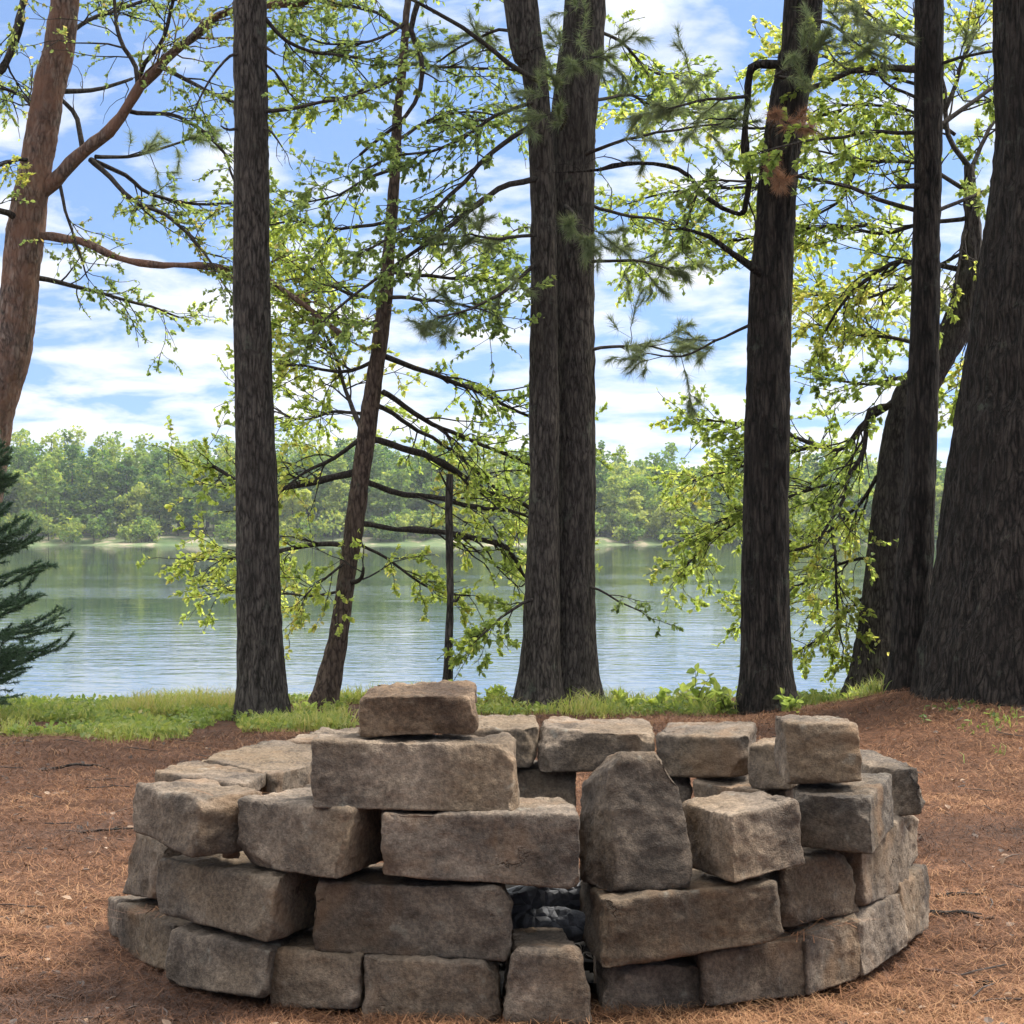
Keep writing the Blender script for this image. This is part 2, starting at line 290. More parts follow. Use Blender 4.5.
# ------------------------------------------------------------------ stones
def hit(px, R, far=False, cx=.015, cy=5.75):
    k = (px-512)/F; a = k*k+1; bq = -2*(k*cx+cy); cq = cx*cx+cy*cy-R*R; D = bq*bq-4*a*cq
    D = max(D, 0); return (-bq+(1 if far else -1)*math.sqrt(D))/(2*a)
def hexa(corners, rnd, seed, planes=(), cuts=9, cutd=(.004,.022), rough=1.25, cell=.0068):
    """rounded, chipped and roughened block from 8 corners: front TL TR BR BL, back TL TR BR BL"""
    C = np.asarray(corners, float); rs = np.random.RandomState(seed)
    L = np.array([np.linalg.norm(C[1]-C[0]), np.linalg.norm(C[4]-C[0]), np.linalg.norm(C[3]-C[0])]); hh = L/2
    n = np.maximum(6, (L/cell).astype(int)); pts=[]; quads=[]; off=0
    for ax in range(3):
        u, v = [(1,2),(2,0),(0,1)][ax]
        gu, gv = np.meshgrid(np.linspace(-1,1,n[u]+1), np.linspace(-1,1,n[v]+1), indexing='ij')
        for s in (-1,1):
            p = np.zeros((gu.size,3)); p[:,u]=gu.ravel(); p[:,v]=gv.ravel(); p[:,ax]=s
            i = np.arange(gu.size).reshape(gu.shape)+off
            q = np.stack([i[:-1,:-1], i[1:,:-1], i[1:,1:], i[:-1,1:]], -1).reshape(-1,4)
            quads.append(q if s > 0 else q[:,::-1]); pts.append(p); off += gu.size
    p = np.concatenate(pts); q = np.concatenate(quads)
    _, first, inv = np.unique(np.round(p*5000).astype(int), axis=0, return_index=True, return_inverse=True); p = p[first]; q = inv.ravel()[q]
    m_ = p*hh; r = np.minimum(rnd*.55*(1+.5*vnoise(p*1.7+seed*3.3, seed)), hh.min()*.8)[:,None]
    inner = np.clip(m_, -(hh-r), hh-r); d = m_-inner; ln = np.linalg.norm(d,axis=1)[:,None]; m_ = inner+d/np.maximum(ln,1e-9)*np.minimum(r, ln)
    w = m_/hh; x,y,z = [(w[:,k]+1)/2 for k in range(3)]              # x: left-right, y: front-back, z: bottom-top
    def mixp(a,b,t): return a*(1-t[:,None])+b*t[:,None]
    ft = mixp(C[0],C[1],x); fb = mixp(C[3],C[2],x); bt = mixp(C[4],C[5],x); bb_ = mixp(C[7],C[6],x)
    W = mixp(mixp(fb,bb_,y), mixp(ft,bt,y), z)
    ex=C[1]-C[0]; ey=C[4]-C[0]; ez=C[0]-C[3]; ax_ = [ex/np.linalg.norm(ex), ey/np.linalg.norm(ey), ez/np.linalg.norm(ez)]
    for k in range(cuts):
        s = rs.choice([-1,1], 3); wgt = rs.uniform(.15,1.,3); 
        if rs.rand() < .55: wgt[rs.randint(3)] *= .12
        nn = ax_[0]*s[0]*wgt[0]+ax_[1]*s[1]*wgt[1]+ax_[2]*s[2]*wgt[2]; nn /= np.linalg.norm(nn)
        if nn[2] < -.75: continue
        dd = W@nn; lim = dd.max()-rs.uniform(*cutd); lim = lim+.007*vnoise(W*16+k*7.7, seed+k)+.003*vnoise(W*45+k*3.1, seed+k); ex_ = np.maximum(0, dd-lim); W = W-ex_[:,None]*nn*.93
    for (nn, dp) in planes:
        nn = np.array(nn, float); nn /= np.linalg.norm(nn); dd = W@nn; lim = dd.max()-dp+.006*vnoise(W*15, seed); W = W-np.maximum(0, dd-lim)[:,None]*nn
    # normals from faces
    fn = np.cross(W[q[:,2]]-W[q[:,0]], W[q[:,3]]-W[q[:,1]]); N = np.zeros_like(W)
    for k in range(4): np.add.at(N, q[:,k], fn)
    N /= np.linalg.norm(N,axis=1)[:,None]+1e-12
    o = seed*13.7; amp = rough*(0.0042*fbm(W*7+o,3,seed)-.0045*np.abs(vnoise(W*17+o,seed+5))+.0026*fbm(W*38+o,3,seed+9)+.0014*vnoise(W*120+o,seed+2))
    pit = vnoise(W*30-o, seed+21); amp = amp-rough*.007*np.clip(pit-.45,0,1)
    down = np.clip(-N[:,2],0,1); W = W+N*(amp*(1-.7*down))[:,None]
    return W, q
def stone(label, fr, back, R=1.13, Y=None, rnd=.018, mat=None, seed=0, far=False, bt=.97, group='stone blocks of the fire ring', **kw):
    pts=[]
    for k, c_ in enumerate(fr):
        yy = c_[2] if len(c_) > 2 else (Y[k] if Y else hit(c_[0], R, far)); pts.append(P(c_[0], c_[1], yy))
    pts = np.array(pts); pts = pts+(pts-pts.mean(0))*.034; bv = np.array(list(back)+[0]*(3-len(back)), float)
    if seed in (3,4,5,6,7,8,9,13,14,15,16,21,22): bv[:2] *= 1.3; bt = .9
    bk = pts+bv; cen = bk.mean(0); bk = cen+(bk-cen)*bt
    W, q = hexa(np.concatenate([pts, bk]), rnd, seed, **kw)
    org = np.array([W[:,0].mean(), W[:,1].mean(), W[:,2].min()])
    mb = MB(); mb.add(W, q); o = mb.build('stone_block', mat or STONE, None, org)
    return tag(o, label, 'stone', group)
S = stone
# bottom course, left to right
S('short bottom-course stone at the far left edge of the ring, mostly hidden behind its neighbour', [(107,897,5.75),(119,902,5.5),(120,940,5.5),(108,934,5.75)], (.26,.12), seed=1)
S('low bottom-course stone at the left with needles on top, below the leaning stone', [(116,904,5.5),(172,925,5.12),(166,972,5.12),(118,952,5.5)], (.2,.16), seed=2)
S('bottom-course stone at front left with rounded upper left corner, under the widest left block', [(170,930,5.0),(268,951,4.72),(263,1000,4.72),(164,985,5.0)], (.07,.28), seed=3, rnd=.026)
S('squarish bottom-course stone left of the long low front stone', [(270,950),(358,957),(357,1010),(270,1008)], (.04,.28), R=1.14, seed=4, rnd=.022)
S('long low bottom-course stone left of the centre with a chipped top right corner', [(363,958),(498,965),(500,1027),(364,1022)], (.0,.28), R=1.15, seed=5, cuts=11)
S('small bottom-course stone with a domed top right under the charcoal gap', [(513,951),(582,951),(593,1024),(503,1026)], (-.01,.26), R=1.17, seed=6, rnd=.03)
S('recessed dark bottom-course stone under the tilted long block right of the gap', [(604,966),(705,965),(706,1008),(604,1019)], (-.02,.25), R=1.08, seed=7, rnd=.022)
S('bottom-course stone right of the recessed one, needles piled against its foot', [(707,955),(804,937),(806,996),(708,1006)], (-.06,.26), R=1.13, seed=8)
S('bottom-course stone at front right between two wider ones, with upright grooves', [(806,936),(861,915),(864,978),(808,996)], (-.1,.25), R=1.14, seed=9)
S('bottom-course stone at the right curve with vertical tool marks, left of the last bottom stone', [(862,914,5.0),(902,893,5.3),(910,945,5.3),(865,977,5.0)], (-.2,.2), seed=10)
S('last bottom-course stone at the far right edge of the ring', [(902,884,5.32),(929,864,5.75),(931,928,5.75),(907,944,5.32)], (-.24,.1), seed=11, rnd=.025)
# second course
S('narrow leaning second-course stone at the far left, on the low end stone', [(133,828,5.55),(160,846,5.3),(156,900,5.3),(121,893,5.55)], (.22,.16), seed=12)
S('wide second-course block at front left with a dark right end in shadow', [(156,859,5.07),(274,877,4.71),(269,944,4.71),(154,912,5.07)], (.13,.27), seed=13, rnd=.024, cuts=11)
S('long second-course block left of the charcoal gap with a pale scratch', [(319,883),(511,889),(509,961),(318,952)], (-.02,.27), R=1.12, seed=14, cuts=12)
S('long tilted second-course block right of the charcoal gap, carrying the upright stone', [(606,901,4.6),(779,884,4.72),(783,940,4.72),(604,970,4.6)], (-.05,.3), seed=15, cuts=12)
S('rounded second-course stone right of the long tilted block', [(781,860),(850,853),(862,912),(787,929)], (-.08,.26), R=1.12, seed=16, rnd=.032)
S('tall second-course stone on the right curve below the block carrying the cube', [(864,849,5.04),(909,813,5.45),(910,890,5.45),(865,905,5.04)], (-.22,.18), seed=17)
S('dark sliver of a second-course stone at the right rim, behind the tall curved one', [(896,810,5.6),(920,812,5.72),(920,864,5.72),(900,880,5.6)], (-.12,.36), seed=18)
# third course
S('third-course corner block at the left end with a pale worn top', [(133,784,5.08),(202,800,4.82),(189,858,4.82),(131,830,5.08)], (.17,.13), seed=19, rnd=.022, cuts=11)
S('thin flat pale-topped stone at the left rim behind the corner block', [(157,772,5.36),(243,785,5.07),(243,800,5.07),(157,790,5.36)], (.03,.30,.0), seed=20, rnd=.012)
S('third-course block under the left end of the long upper stone, right end in shade', [(237,800,4.85),(347,809,4.63),(337,880,4.63),(236,865,4.85)], (.11,.26), seed=21, rnd=.022)
S('long smooth third-course block bridging the charcoal gap, cracked near its right end', [(383,813),(578,814),(577,889),(383,876)], (0,.28), R=1.14, seed=22, cuts=8)
S('upright gravestone-shaped stone standing on end at the front of the ring', [(612,755,4.77),(676,752,4.77),(703,886,4.68),(605,894,4.68)], (-.08,.2,-.02), seed=23, rnd=.045, bt=.9, planes=[((-.75,-.05,.62),.03),((.8,-.05,.62),.03),((-.9,-.45,.1),.02)], cuts=10, cutd=(.005,.03))
S('pale tan third-course block right of the upright stone with a dark left side', [(731,816,4.66),(798,801,4.78),(806,864,4.78),(735,883,4.66)], (-.1,.24), seed=24, rnd=.016)
S('dark-fronted third-course block on the right carrying the cube-like stone', [(785,792,4.94),(869,799,4.80),(873,855,4.80),(794,846,4.94)], (.15,.5), seed=25, rnd=.014, mat=STONE_GREY)
S('third-course block at the right rim with a rounded pale top, behind the cube-like stone', [(868,766,5.5),(928,771,5.36),(928,815,5.36),(868,818,5.5)], (-.04,.5), seed=26, rnd=.025)
# upper loose stones
S('long block lying on top of the front left of the ring', [(316,741,4.68),(514,745,4.68),(517,813,4.66),(314,808,4.66)], (-.01,.24), seed=27, rnd=.017, cuts=11)
S('reddish broken stone topping the pile, on the long upper block', [(362,697,4.74),(474,695,4.74),(477,734,4.74),(361,737,4.74)], (-.0,.25,.018), seed=128, rnd=.010, mat=STONE_RED, cuts=7, cutd=(.003,.016), rough=1.5, bt=.92)
S('cube-like stone perched on the dark-fronted block at the right', [(786,723,4.97),(860,725,4.97),(862,781,4.95),(788,785,4.95)], (.0,.24), seed=29, rnd=.014)
# back rim
S('large flat-topped stone at the back left of the rim', [(200,757,5.70),(273,775,5.29),(272,798,5.29),(202,785,5.70)], (.17,.55), seed=30, rnd=.016, cuts=11)
S('pale flat back rim stone half hidden left of the reddish topping stone', [(284,741,6.08),(395,741,6.3),(395,778,6.3),(284,782,6.08)], (.08,.42), seed=31, rnd=.02)
S('grey stone of the back rim right of the reddish topping stone', [(442,730,6.38),(537,729,6.4),(536,768,6.4),(444,769,6.38)], (0,.34,.016), seed=32, mat=STONE_GREY)
S('wide chipped stone in the middle of the back rim with a broken front edge', [(540,731,6.38),(655,734,6.38),(653,770,6.38),(540,773,6.38)], (0,.36,.016), seed=33, cuts=15, cutd=(.006,.035))
S('wide stone of the back rim right of the middle with a chipped lower corner', [(657,736,6.36),(748,737,6.2),(748,777,6.2),(658,777,6.36)], (.07,.38,.01), seed=34, cuts=12)
S('small stone of the back rim left of the cube-like stone', [(747,745,5.97),(790,744,5.85),(790,790,5.85),(748,789,5.97)], (.14,.3), seed=35)
# second course inside the back
G2 = 'inner stones below the back rim'
S('shaded lower stone inside the ring, seen below the grey back rim stone', [(452,771,6.44),(574,771,6.46),(574,850,6.42),(452,850,6.40)], (0,.3), seed=36, mat=STONE_GREY, group=G2)
S('shaded lower stone inside the ring, seen right of the upright stone', [(600,776,6.42),(690,780,6.40),(690,850,6.36),(600,850,6.38)], (0,.3), seed=37, group=G2)
S('low inner stone with a lit top below the wide right stone of the back rim', [(694,782,6.28),(782,795,5.95),(782,860,5.95),(694,850,6.28)], (.1,.36), seed=38, group=G2)
S('dark lower stone under the large flat-topped stone at the back left', [(225,796,5.6),(320,789,5.35),(320,860,5.35),(225,850,5.6)], (-.1,.5), seed=39, group=G2)
S('lower stone under the pale flat stone at the back left, in deep shade', [(320,784,6.1),(446,772,6.4),(446,850,6.4),(320,850,6.1)], (-.02,.34), seed=40, group=G2)

q0 = P(229,852,4.93); W,qq = hexa(np.array([q0+np.array(v_)*.026 for v_ in ((-1,-.7,.8),(1,-.8,.7),(1.1,-.7,-.6),(-1.1,-.7,-.6),(-.8,.8,.8),(.9,.8,.7),(1,.8,-.6),(-1,.8,-.6))]),.012,91,cell=.005)
mb=MB(); mb.add(W,qq); o=mb.build('small_stone',STONE_RED,None,q0-[0,0,.016]); tag(o,'pebble wedged on the wide front left block under the joint of two upper blocks','stone')
# charred wood and ash in the pit
m, nt, b = newmat('charcoal'); c = coords(nt, (1,1,1))
v = nd(nt,'ShaderNodeTexVoronoi',{'Vector':c,'Scale':30.},feature='DISTANCE_TO_EDGE').outputs['Distance']
nt.links.new(ramp(nt, noise(nt,c,14,5,.7), [(.35,(.012,.012,.013)),(.55,(.05,.052,.058)),(.8,(.16,.16,.17))]), b.inputs['Base Color']); b.inputs['Roughness'].default_value=.7
bp = nd(nt,'ShaderNodeBump',{'Height':v,'Strength':1.,'Distance':.02}); nt.links.new(bp.outputs[0], b.inputs['Normal']); CHAR = m
m, nt, b = newmat('ash'); c = coords(nt)
nt.links.new(ramp(nt, noise(nt,c,25,6,.75), [(.35,(.006,.0055,.005)),(.6,(.016,.0145,.013)),(.8,(.04,.036,.032))]), b.inputs['Base Color']); b.inputs['Roughness'].default_value=1; b.inputs['Specular IOR Level'].default_value=.05; ASH = m
a = np.linspace(0,2*np.pi,49)[:-1]; rr = np.linspace(0.02,.88,14); A,Rr = np.meshgrid(a,rr); x=.015+Rr*np.cos(A); y=5.75+Rr*np.sin(A); pz = np.stack([x.ravel(),y.ravel(),x.ravel()*0],-1)
z = gz(x.ravel(),y.ravel())+.018+.05*(1-Rr.ravel()/.9)+.02*fbm(pz*9,3,60); i=np.arange(z.size).reshape(A.shape); r_=np.roll(i,-1,1)
mb=MB(); mb.add(np.stack([x.ravel(),y.ravel(),z],-1), np.stack([i[:-1],i[1:],r_[1:],r_[:-1]],-1).reshape(-1,4)); 
rs=np.random.RandomState(4)
for k in range(70):
    cx_=.10+rs.normal()*.16; cy_=5.0+abs(rs.normal())*.18; sz=rs.uniform(.012,.032); c_=np.array([cx_,cy_,float(gz(cx_,cy_)[0])+.045+sz*.4])
    if math.hypot(cx_-.015,cy_-5.75)>.84: continue
    W,qq=hexa(c_+np.array([(-1,-1,1),(1,-1,1),(1,-1,-1),(-1,-1,-1),(-1,1,1),(1,1,1),(1,1,-1),(-1,1,-1)])*sz*rs.uniform(.5,1.,(8,3))*[1.4,.9,.7],.006,300+k,cuts=4,rough=.6,cell=.012); mb.add(W,qq)
o=mb.build('ash_bed', ASH); tag(o,'dark bed of ash and cinders on the floor of the fire ring','ash',kind='stuff')
for k,(p0,p1,r,lab) in enumerate([((505,905,4.95),(600,900,5.02),.042,'uppermost charred log seen in the gap of the ring, ashy grey on top'),((498,928,4.95),(590,926,4.90),.036,'charred log lying below the others at the mouth of the gap'),((560,914,5.2),(500,922,5.25),.05,'thick blackened log deeper in the fire ring behind the gap')]):
    q0=P(*p0); q1=P(*p1); pts,rad = smoothline([q0-(q1-q0)*.4, q0, (q0+q1)/2+[0,.01,.008], q1, q1+(q1-q0)*.3],[r*.8,r,r*1.05,r,r*.7],.015)
    mb=MB(); tube(mb,pts,rad,20,disp=lambda V: .012*fbm(V*22+k*9,3,70+k)); org=pts.mean(0); o=mb.build('charred_log',CHAR,None,org); tag(o,lab,'log','charred logs in the fire ring')
q0 = P(532,942,4.86); W,qq = hexa(np.array([q0+[-.045,-.02,.03],q0+[.04,-.03,.035],q0+[.05,-.03,-.02],q0+[-.05,-.02,-.02],q0+[-.04,.05,.03],q0+[.04,.05,.03],q0+[.05,.05,-.02],q0+[-.05,.05,-.02]]),.015,77,cell=.006)
mb=MB(); mb.add(W,qq); o=mb.build('small_stone',STONE_RED,None,q0-[0,0,.02]); tag(o,'fist-sized pinkish stone chip lying at the mouth of the charcoal gap','stone')

# ------------------------------------------------------------------ trees
LEAFSHAPE = np.array([[0,0,0],[-.34,.33,.10],[-.26,.72,.08],[0,1.05,-.05],[.26,.72,.08],[.34,.33,.10]])
def add_leaves(mb, pos, dirs, size, var, rs, updown=.75):
    n = len(pos); d = dirs+rs.normal(size=(n,3))*.45; d[:,2] -= .15; d /= np.linalg.norm(d,axis=1)[:,None]
    up = rs.normal(size=(n,3))*(1-updown*.55); up[:,2] += updown*1.1
    s = np.cross(d, up); s /= np.linalg.norm(s,axis=1)[:,None]+1e-9; nrm = np.cross(s, d)
    L = LEAFSHAPE; sz = (np.asarray(size)*rs.uniform(.6,1.25,n))[:,None,None]
    v = pos[:,None,:]+sz*(L[None,:,0:1]*s[:,None,:]+L[None,:,1:2]*d[:,None,:]+L[None,:,2:3]*nrm[:,None,:])
    i = np.arange(n)[:,None]*6
    mb.add(v.reshape(-1,3), np.concatenate([i+[[0,3,2,1]], i+[[0,5,4,3]]]), None, np.repeat(np.clip(var,0,1),6))
def add_tuft(mb, pos, d, n, length, var, rs, width=.0022, spread=.55):
    d = d/np.linalg.norm(d); q = d[None]+rs.normal(size=(n,3))*spread; q /= np.linalg.norm(q,axis=1)[:,None]; l = (length*rs.uniform(.6,1.15,n))[:,None]
    st = pos[None]-d[None]*(rs.rand(n)*.06)[:,None]; tip = st+q*l; tip[:,2] -= .12*l[:,0]; s = np.cross(q, rs.normal(size=(n,3))); s /= np.linalg.norm(s,axis=1)[:,None]; s *= width
    v = np.stack([st-s, st+s, tip],1).reshape(-1,3); i = np.arange(n)*3; mb.add(v, None, np.stack([i,i+1,i+2],-1), np.repeat(np.clip(var+rs.normal(size=n)*.18,0,1),3))
def walk(p, d, length, n, rs, wob=.25, droop=0.):
    out=[p]; st = length/n; d = d/np.linalg.norm(d)
    for k in range(n):
        d = d+rs.normal(size=3)*wob; d[2] -= droop; d /= np.linalg.norm(d); p = p+d*st; out.append(p)
    return np.array(out)
def twigs(wood, fol, pts, rad, kind, dens, rs, tlen=.65, tone=.5, t0=.18, lsize=.036):
    seg = np.linalg.norm(np.diff(pts,axis=0),axis=1); cum = np.concatenate([[0],np.cumsum(seg)]); Lt = cum[-1]
    n = max(2, int(Lt*dens*(1.9 if kind in ('leaf','leafdk') else 1.))); T = np.gradient(pts,axis=0); T /= np.linalg.norm(T,axis=1)[:,None]+1e-9
    lp=[]; ld=[]
    for k in range(n+1):
        t = 1. if k == n else t0+(1-t0)*(k+rs.rand())/n; i = min(len(pts)-1, int(np.searchsorted(cum, t*Lt))); p = pts[i]; tg = T[i]
        side = np.cross(tg,[0,0,1.]); side /= np.linalg.norm(side)+1e-9
        d = tg*(.55+rs.rand()*.5)+side*rs.choice([-1,1])*rs.uniform(.3,1.)+np.array([0,0,rs.normal()*.38])
        if k == n: d = tg
        ln = 1.15*tlen*rs.uniform(.45,1.25)*(1.1-.5*t); a = walk(p, d, ln, 6, rs, .22, .03 if kind!='pine' else -.03); r = max(.0028, min(rad[i]*.5, .009)*rs.uniform(.6,1.))
        tube(wood, a, np.linspace(r,.0018,7), 4, cap=False)
        for j in range(rs.randint(2,5) if kind!='bare' else rs.randint(0,3)):
            tt = rs.uniform(.25,1.); ii = min(5,int(tt*6)); dd = (a[ii+1]-a[ii]); dd = dd/np.linalg.norm(dd)+rs.normal(size=3)*.55; b2 = walk(a[ii], dd, ln*rs.uniform(.25,.55), 4, rs, .25, .02)
            tube(wood, b2, np.linspace(r*.55,.0014,5), 3, cap=False)
            if kind in ('leaf','leafdk'):
                c_ = rs.randint(13,23)
                for q in range(c_):
                    u = rs.uniform(.3,1.)*3.999; w_ = int(u); pp = b2[w_]*(1-u+w_)+b2[w_+1]*(u-w_); lp.append(pp); ld.append(rs.normal(size=3)*.8+dd)
            elif kind in ('pine','rust'):
                for q in (3,4): add_tuft(fol, b2[q], b2[q]-b2[q-1], 60, .082, tone+.25, rs, .0015)
        if kind in ('leaf','leafdk'):
            for q in range(7): lp.append(a[2+q%5]); ld.append(rs.normal(size=3)+d)
        elif kind in ('pine','rust'):
            for q in (3,4,5,6): add_tuft(fol, a[q], a[q]-a[q-1], 60, .082, tone+.25, rs, .0015)
    if lp:
        lp=np.array(lp); ld=np.array(ld); cl = fbm(lp*2.2,2,31)*.22; add_leaves(fol, lp, ld, np.full(len(lp),lsize), tone+cl+rs.normal(size=len(lp))*.13, rs)
FOLMAT = {'leaf':LEAF,'leafdk':LEAF_DK,'pine':PINE,'rust':RUST}
def trunk_obj(tree, base, spec, Y, bark, top, amp=.010, sides=56, lean=None, name='trunk', flare=.3, freq=30):
    pts=[P(s[0],s[1],(s[3] if len(s)>3 else Y)) for s in spec]; rad=[s[2]/2/F*(s[3] if len(s)>3 else Y) for s in spec]
    if pts[0][2] > pts[-1][2]: pts=pts[::-1]; rad=rad[::-1]
    gb = float(gz(pts[0][0],pts[0][1])[0]); d0 = pts[0]-pts[1]; d0/=np.linalg.norm(d0)
    low = pts[0]+d0*max(.05,(pts[0][2]-gb+.18)); pts=[low]+pts; rad=[rad[0]*1.08]+rad
    if top:
        d = pts[-1]-pts[-2]; d/=np.linalg.norm(d); zc=pts[-1][2]; d=d*.5+np.array([0,0,.5]); d/=np.linalg.norm(d)
        pts += [pts[-1]+d*(top-zc)*.5, pts[-1]+d*(top-zc)]; rad += [rad[-1]*.75, rad[-1]*.18]
    p,r = smoothline(pts,rad,.028)
    r = r*(1+flare*np.exp(-np.maximum(0,p[:,2]-gb)/.14))
    sd = int(abs(spec[0][0]))%50
    def disp(V):
        q = V*np.array([freq,freq,freq*.16])+sd; n1 = 1-np.abs(fbm(q,2,sd))*1.6; lob = vnoise(V*np.array([5,5,.8])+sd,sd+3)*np.exp(-np.maximum(0,V[:,2]-gb)/.25)
        return amp*(n1-.4)+amp*.8*vnoise(V*np.array([9,9,1.5]),sd+1)+lob*amp*2.2
    mb=MB(); tube(mb,p,r,sides,disp=disp); return mb.build(name,bark,tree,base)
def branch_obj(tree, base, pp, Y0, Y1, w0, w1, kind, dens=9, bark=None, seed=0, tlen=.6, tone=.5, t0=.18, lsize=.036, name='branch'):
    if 100 < seed < 119: lsize=.029; dens*=1.2; tone+=.12
    elif kind == 'leafdk': lsize=.033
    n=len(pp); rs=np.random.RandomState(seed); Ys=np.linspace(Y0,Y1,n); pts=[P(a,b_,y) for (a,b_),y in zip(pp,Ys)]; rad=np.linspace(w0,w1,n)/2/F*Ys
    p,r = smoothline(pts,rad,.07); p=p+np.stack([fbm(p*4+seed,2,seed+k) for k in range(3)],-1)*.014
    wood=MB(); fol=MB()
    if w0 >= 7: r=r*(1+.22*vnoise(p*9,seed)); tube(wood,p,r,12,disp=lambda V: .006*fbm(V*24+seed,3,seed))
    else: tube(wood,p,r,9)
    twigs(wood,fol,p,r,kind,dens,rs,tlen,tone,t0,lsize)
    o=wood.build(name, bark or TWIG, tree, base)
    if fol.n: fol.build('foliage', FOLMAT[kind], o, base, smooth=False)
    return o
def crown_obj(tree, base, cx, cy, z0, z1, rad, n, seed, mat=None):
    """the high crown: whorled limbs carrying clumps of needles"""
    rs=np.random.RandomState(seed); wood=MB(); fol=MB()
    for k in range(n):
        z=z0+(z1-z0)*rs.rand(); a=rs.rand()*6.28; L=rad*rs.uniform(.5,1.)*(1.1-.6*(z-z0)/(z1-z0)); d=np.array([math.cos(a),math.sin(a),rs.uniform(-.1,.35)])
        w=walk(np.array([cx,cy,z]),d,L,6,rs,.12,0); tube(wood,w,np.linspace(.03,.006,7),5,cap=False)
        for j in range(6):
            p=w[rs.randint(2,7)]+rs.normal(size=3)*np.array([.3,.3,.15]); m_=14; pos=p+rs.normal(size=(m_,3))*np.array([.16,.16,.09]); tri_cards(fol,pos,.13,np.clip(.5+rs.normal(size=m_)*.2,0,1),rs,.5)
    o=wood.build('crown',TWIG,tree,base); fol.build('foliage',mat or PINE,o,base,smooth=False)
def base_of(px,py,Y): q=P(px,py,Y); return (q[0],q[1],float(gz(q[0],q[1])[0]))

# T1 reddish leaning pine at the left
b0=base_of(-62,705,14); T=thing('pine_tree',b0,'reddish-barked pine leaning across the upper left corner with a big forked limb','tree')
trunk_obj(T,b0,[(66,-5,27),(50,83,31),(36,165,31),(26,232,37),(15,340,36),(-5,415,38),(-30,560,42),(-60,705,48)],14,BARK_RED,11,.012)
k=dict(tlen=.55)
branch_obj(T,b0,[(42,192),(85,150),(115,125),(140,85),(165,60),(200,30),(232,12),(300,0),(350,-14)],14,13.4,15,6,'leafdk',6,BARK_RED,101,t0=.35,name='limb')
branch_obj(T,b0,[(138,88),(136,66),(120,40),(114,0),(118,-40)],13.8,14,5.5,3,'leafdk',5,TWIG,102)
branch_obj(T,b0,[(140,80),(145,64),(163,36),(172,0),(178,-40)],13.8,13.5,5.5,3,'leafdk',6,TWIG,103)
branch_obj(T,b0,[(55,90),(80,91),(105,90),(133,79)],14,14.4,6,3,'bare',4,TWIG,104)
branch_obj(T,b0,[(160,66),(190,82),(214,94),(250,108)],13.7,13.3,5,2.5,'leafdk',7,TWIG,105,.45)
branch_obj(T,b0,[(128,110),(150,114),(180,116),(215,143),(232,172),(238,200)],13.9,13.5,5,2,'leafdk',6,TWIG,106,.4)
branch_obj(T,b0,[(84,150),(80,128),(73,110),(58,97)],14,14.2,6,4,'bare',3,TWIG,107)
branch_obj(T,b0,[(90,158),(110,178),(133,200),(173,220),(205,252),(215,270)],14,13.4,6,2,'leafdk',6,TWIG,108,.45)
branch_obj(T,b0,[(92,160),(125,175),(150,193),(186,201),(232,203),(270,200)],14,14.3,5,2,'leafdk',6,TWIG,109,.45)
branch_obj(T,b0,[(95,155),(120,158),(160,150),(190,138)],14,14.5,4.5,2,'pine',7,TWIG,110,.4,.45)
branch_obj(T,b0,[(30,236),(60,238),(90,244),(140,262),(186,266),(230,269),(276,283),(320,316),(346,337)],14,13.2,9,4,'leafdk',4.5,BARK_RED,111,t0=.45,name='limb')
branch_obj(T,b0,[(26,276),(60,282),(90,290),(140,303),(180,318)],14,14.6,6,2,'leafdk',6,TWIG,112,.5)
branch_obj(T,b0,[(70,-60),(30,-12),(16,40),(-2,75),(-30,100)],14,13.8,9,6,'leafdk',4,TWIG,113)
branch_obj(T,b0,[(26,225),(10,212),(-20,205),(-60,180)],14,13.6,8,5,'leafdk',6,TWIG,114)
branch_obj(T,b0,[(45,120),(20,95),(-10,85)],14,14.3,5,3,'leafdk',9,TWIG,115)
branch_obj(T,b0,[(38,165),(20,158),(-15,170)],14,13.7,5,3,'leaf',9,TWIG,116,.5,.6)
branch_obj(T,b0,[(55,180),(66,210),(75,240),(88,275)],14,13.7,4,1.5,'leafdk',5,TWIG,117,.4)
branch_obj(T,b0,[(60,40),(90,20),(120,8),(160,-6)],14,14.6,5,3,'leafdk',8,TWIG,118,.5)
crown_obj(T,b0,-2.6,14,6.2,11,2.6,26,119)

# T2 straight dark trunk
b0=base_of(262,712,12.13); T=thing('pine_tree',b0,'straight dark grey pine trunk standing left of the slim leaning tree','tree')
trunk_obj(T,b0,[(249,-5,33),(250,100,34),(251,200,35),(254,400,38),(258,560,42),(260,640,44),(262,712,50)],12.13,BARK,12,.010)
branch_obj(T,b0,[(260,110),(300,106),(345,97),(390,84)],12.1,11.6,4.5,2,'leafdk',5,TWIG,121,.45)
branch_obj(T,b0,[(258,8),(285,40),(310,52),(345,55),(385,62)],12.1,12.6,4.5,2,'leafdk',6,TWIG,122,.5)
branch_obj(T,b0,[(245,55),(236,55),(226,62),(205,90),(195,110)],12.1,11.9,4,1.5,'bare',4,TWIG,123,.25)
branch_obj(T,b0,[(256,60),(275,72),(290,92),(300,100)],12.1,12.2,3,1.2,'bare',4,TWIG,124,.25)
branch_obj(T,b0,[(256,125),(272,132),(282,146)],12.1,12.0,3.5,1.2,'bare',4,TWIG,125,.2)
branch_obj(T,b0,[(257,40),(268,48),(274,52)],12.1,12.0,4,2,'bare',2,TWIG,126,.12)
branch_obj(T,b0,[(244,128),(231,129),(222,126)],12.1,11.9,4,1.5,'bare',3,TWIG,127,.2)
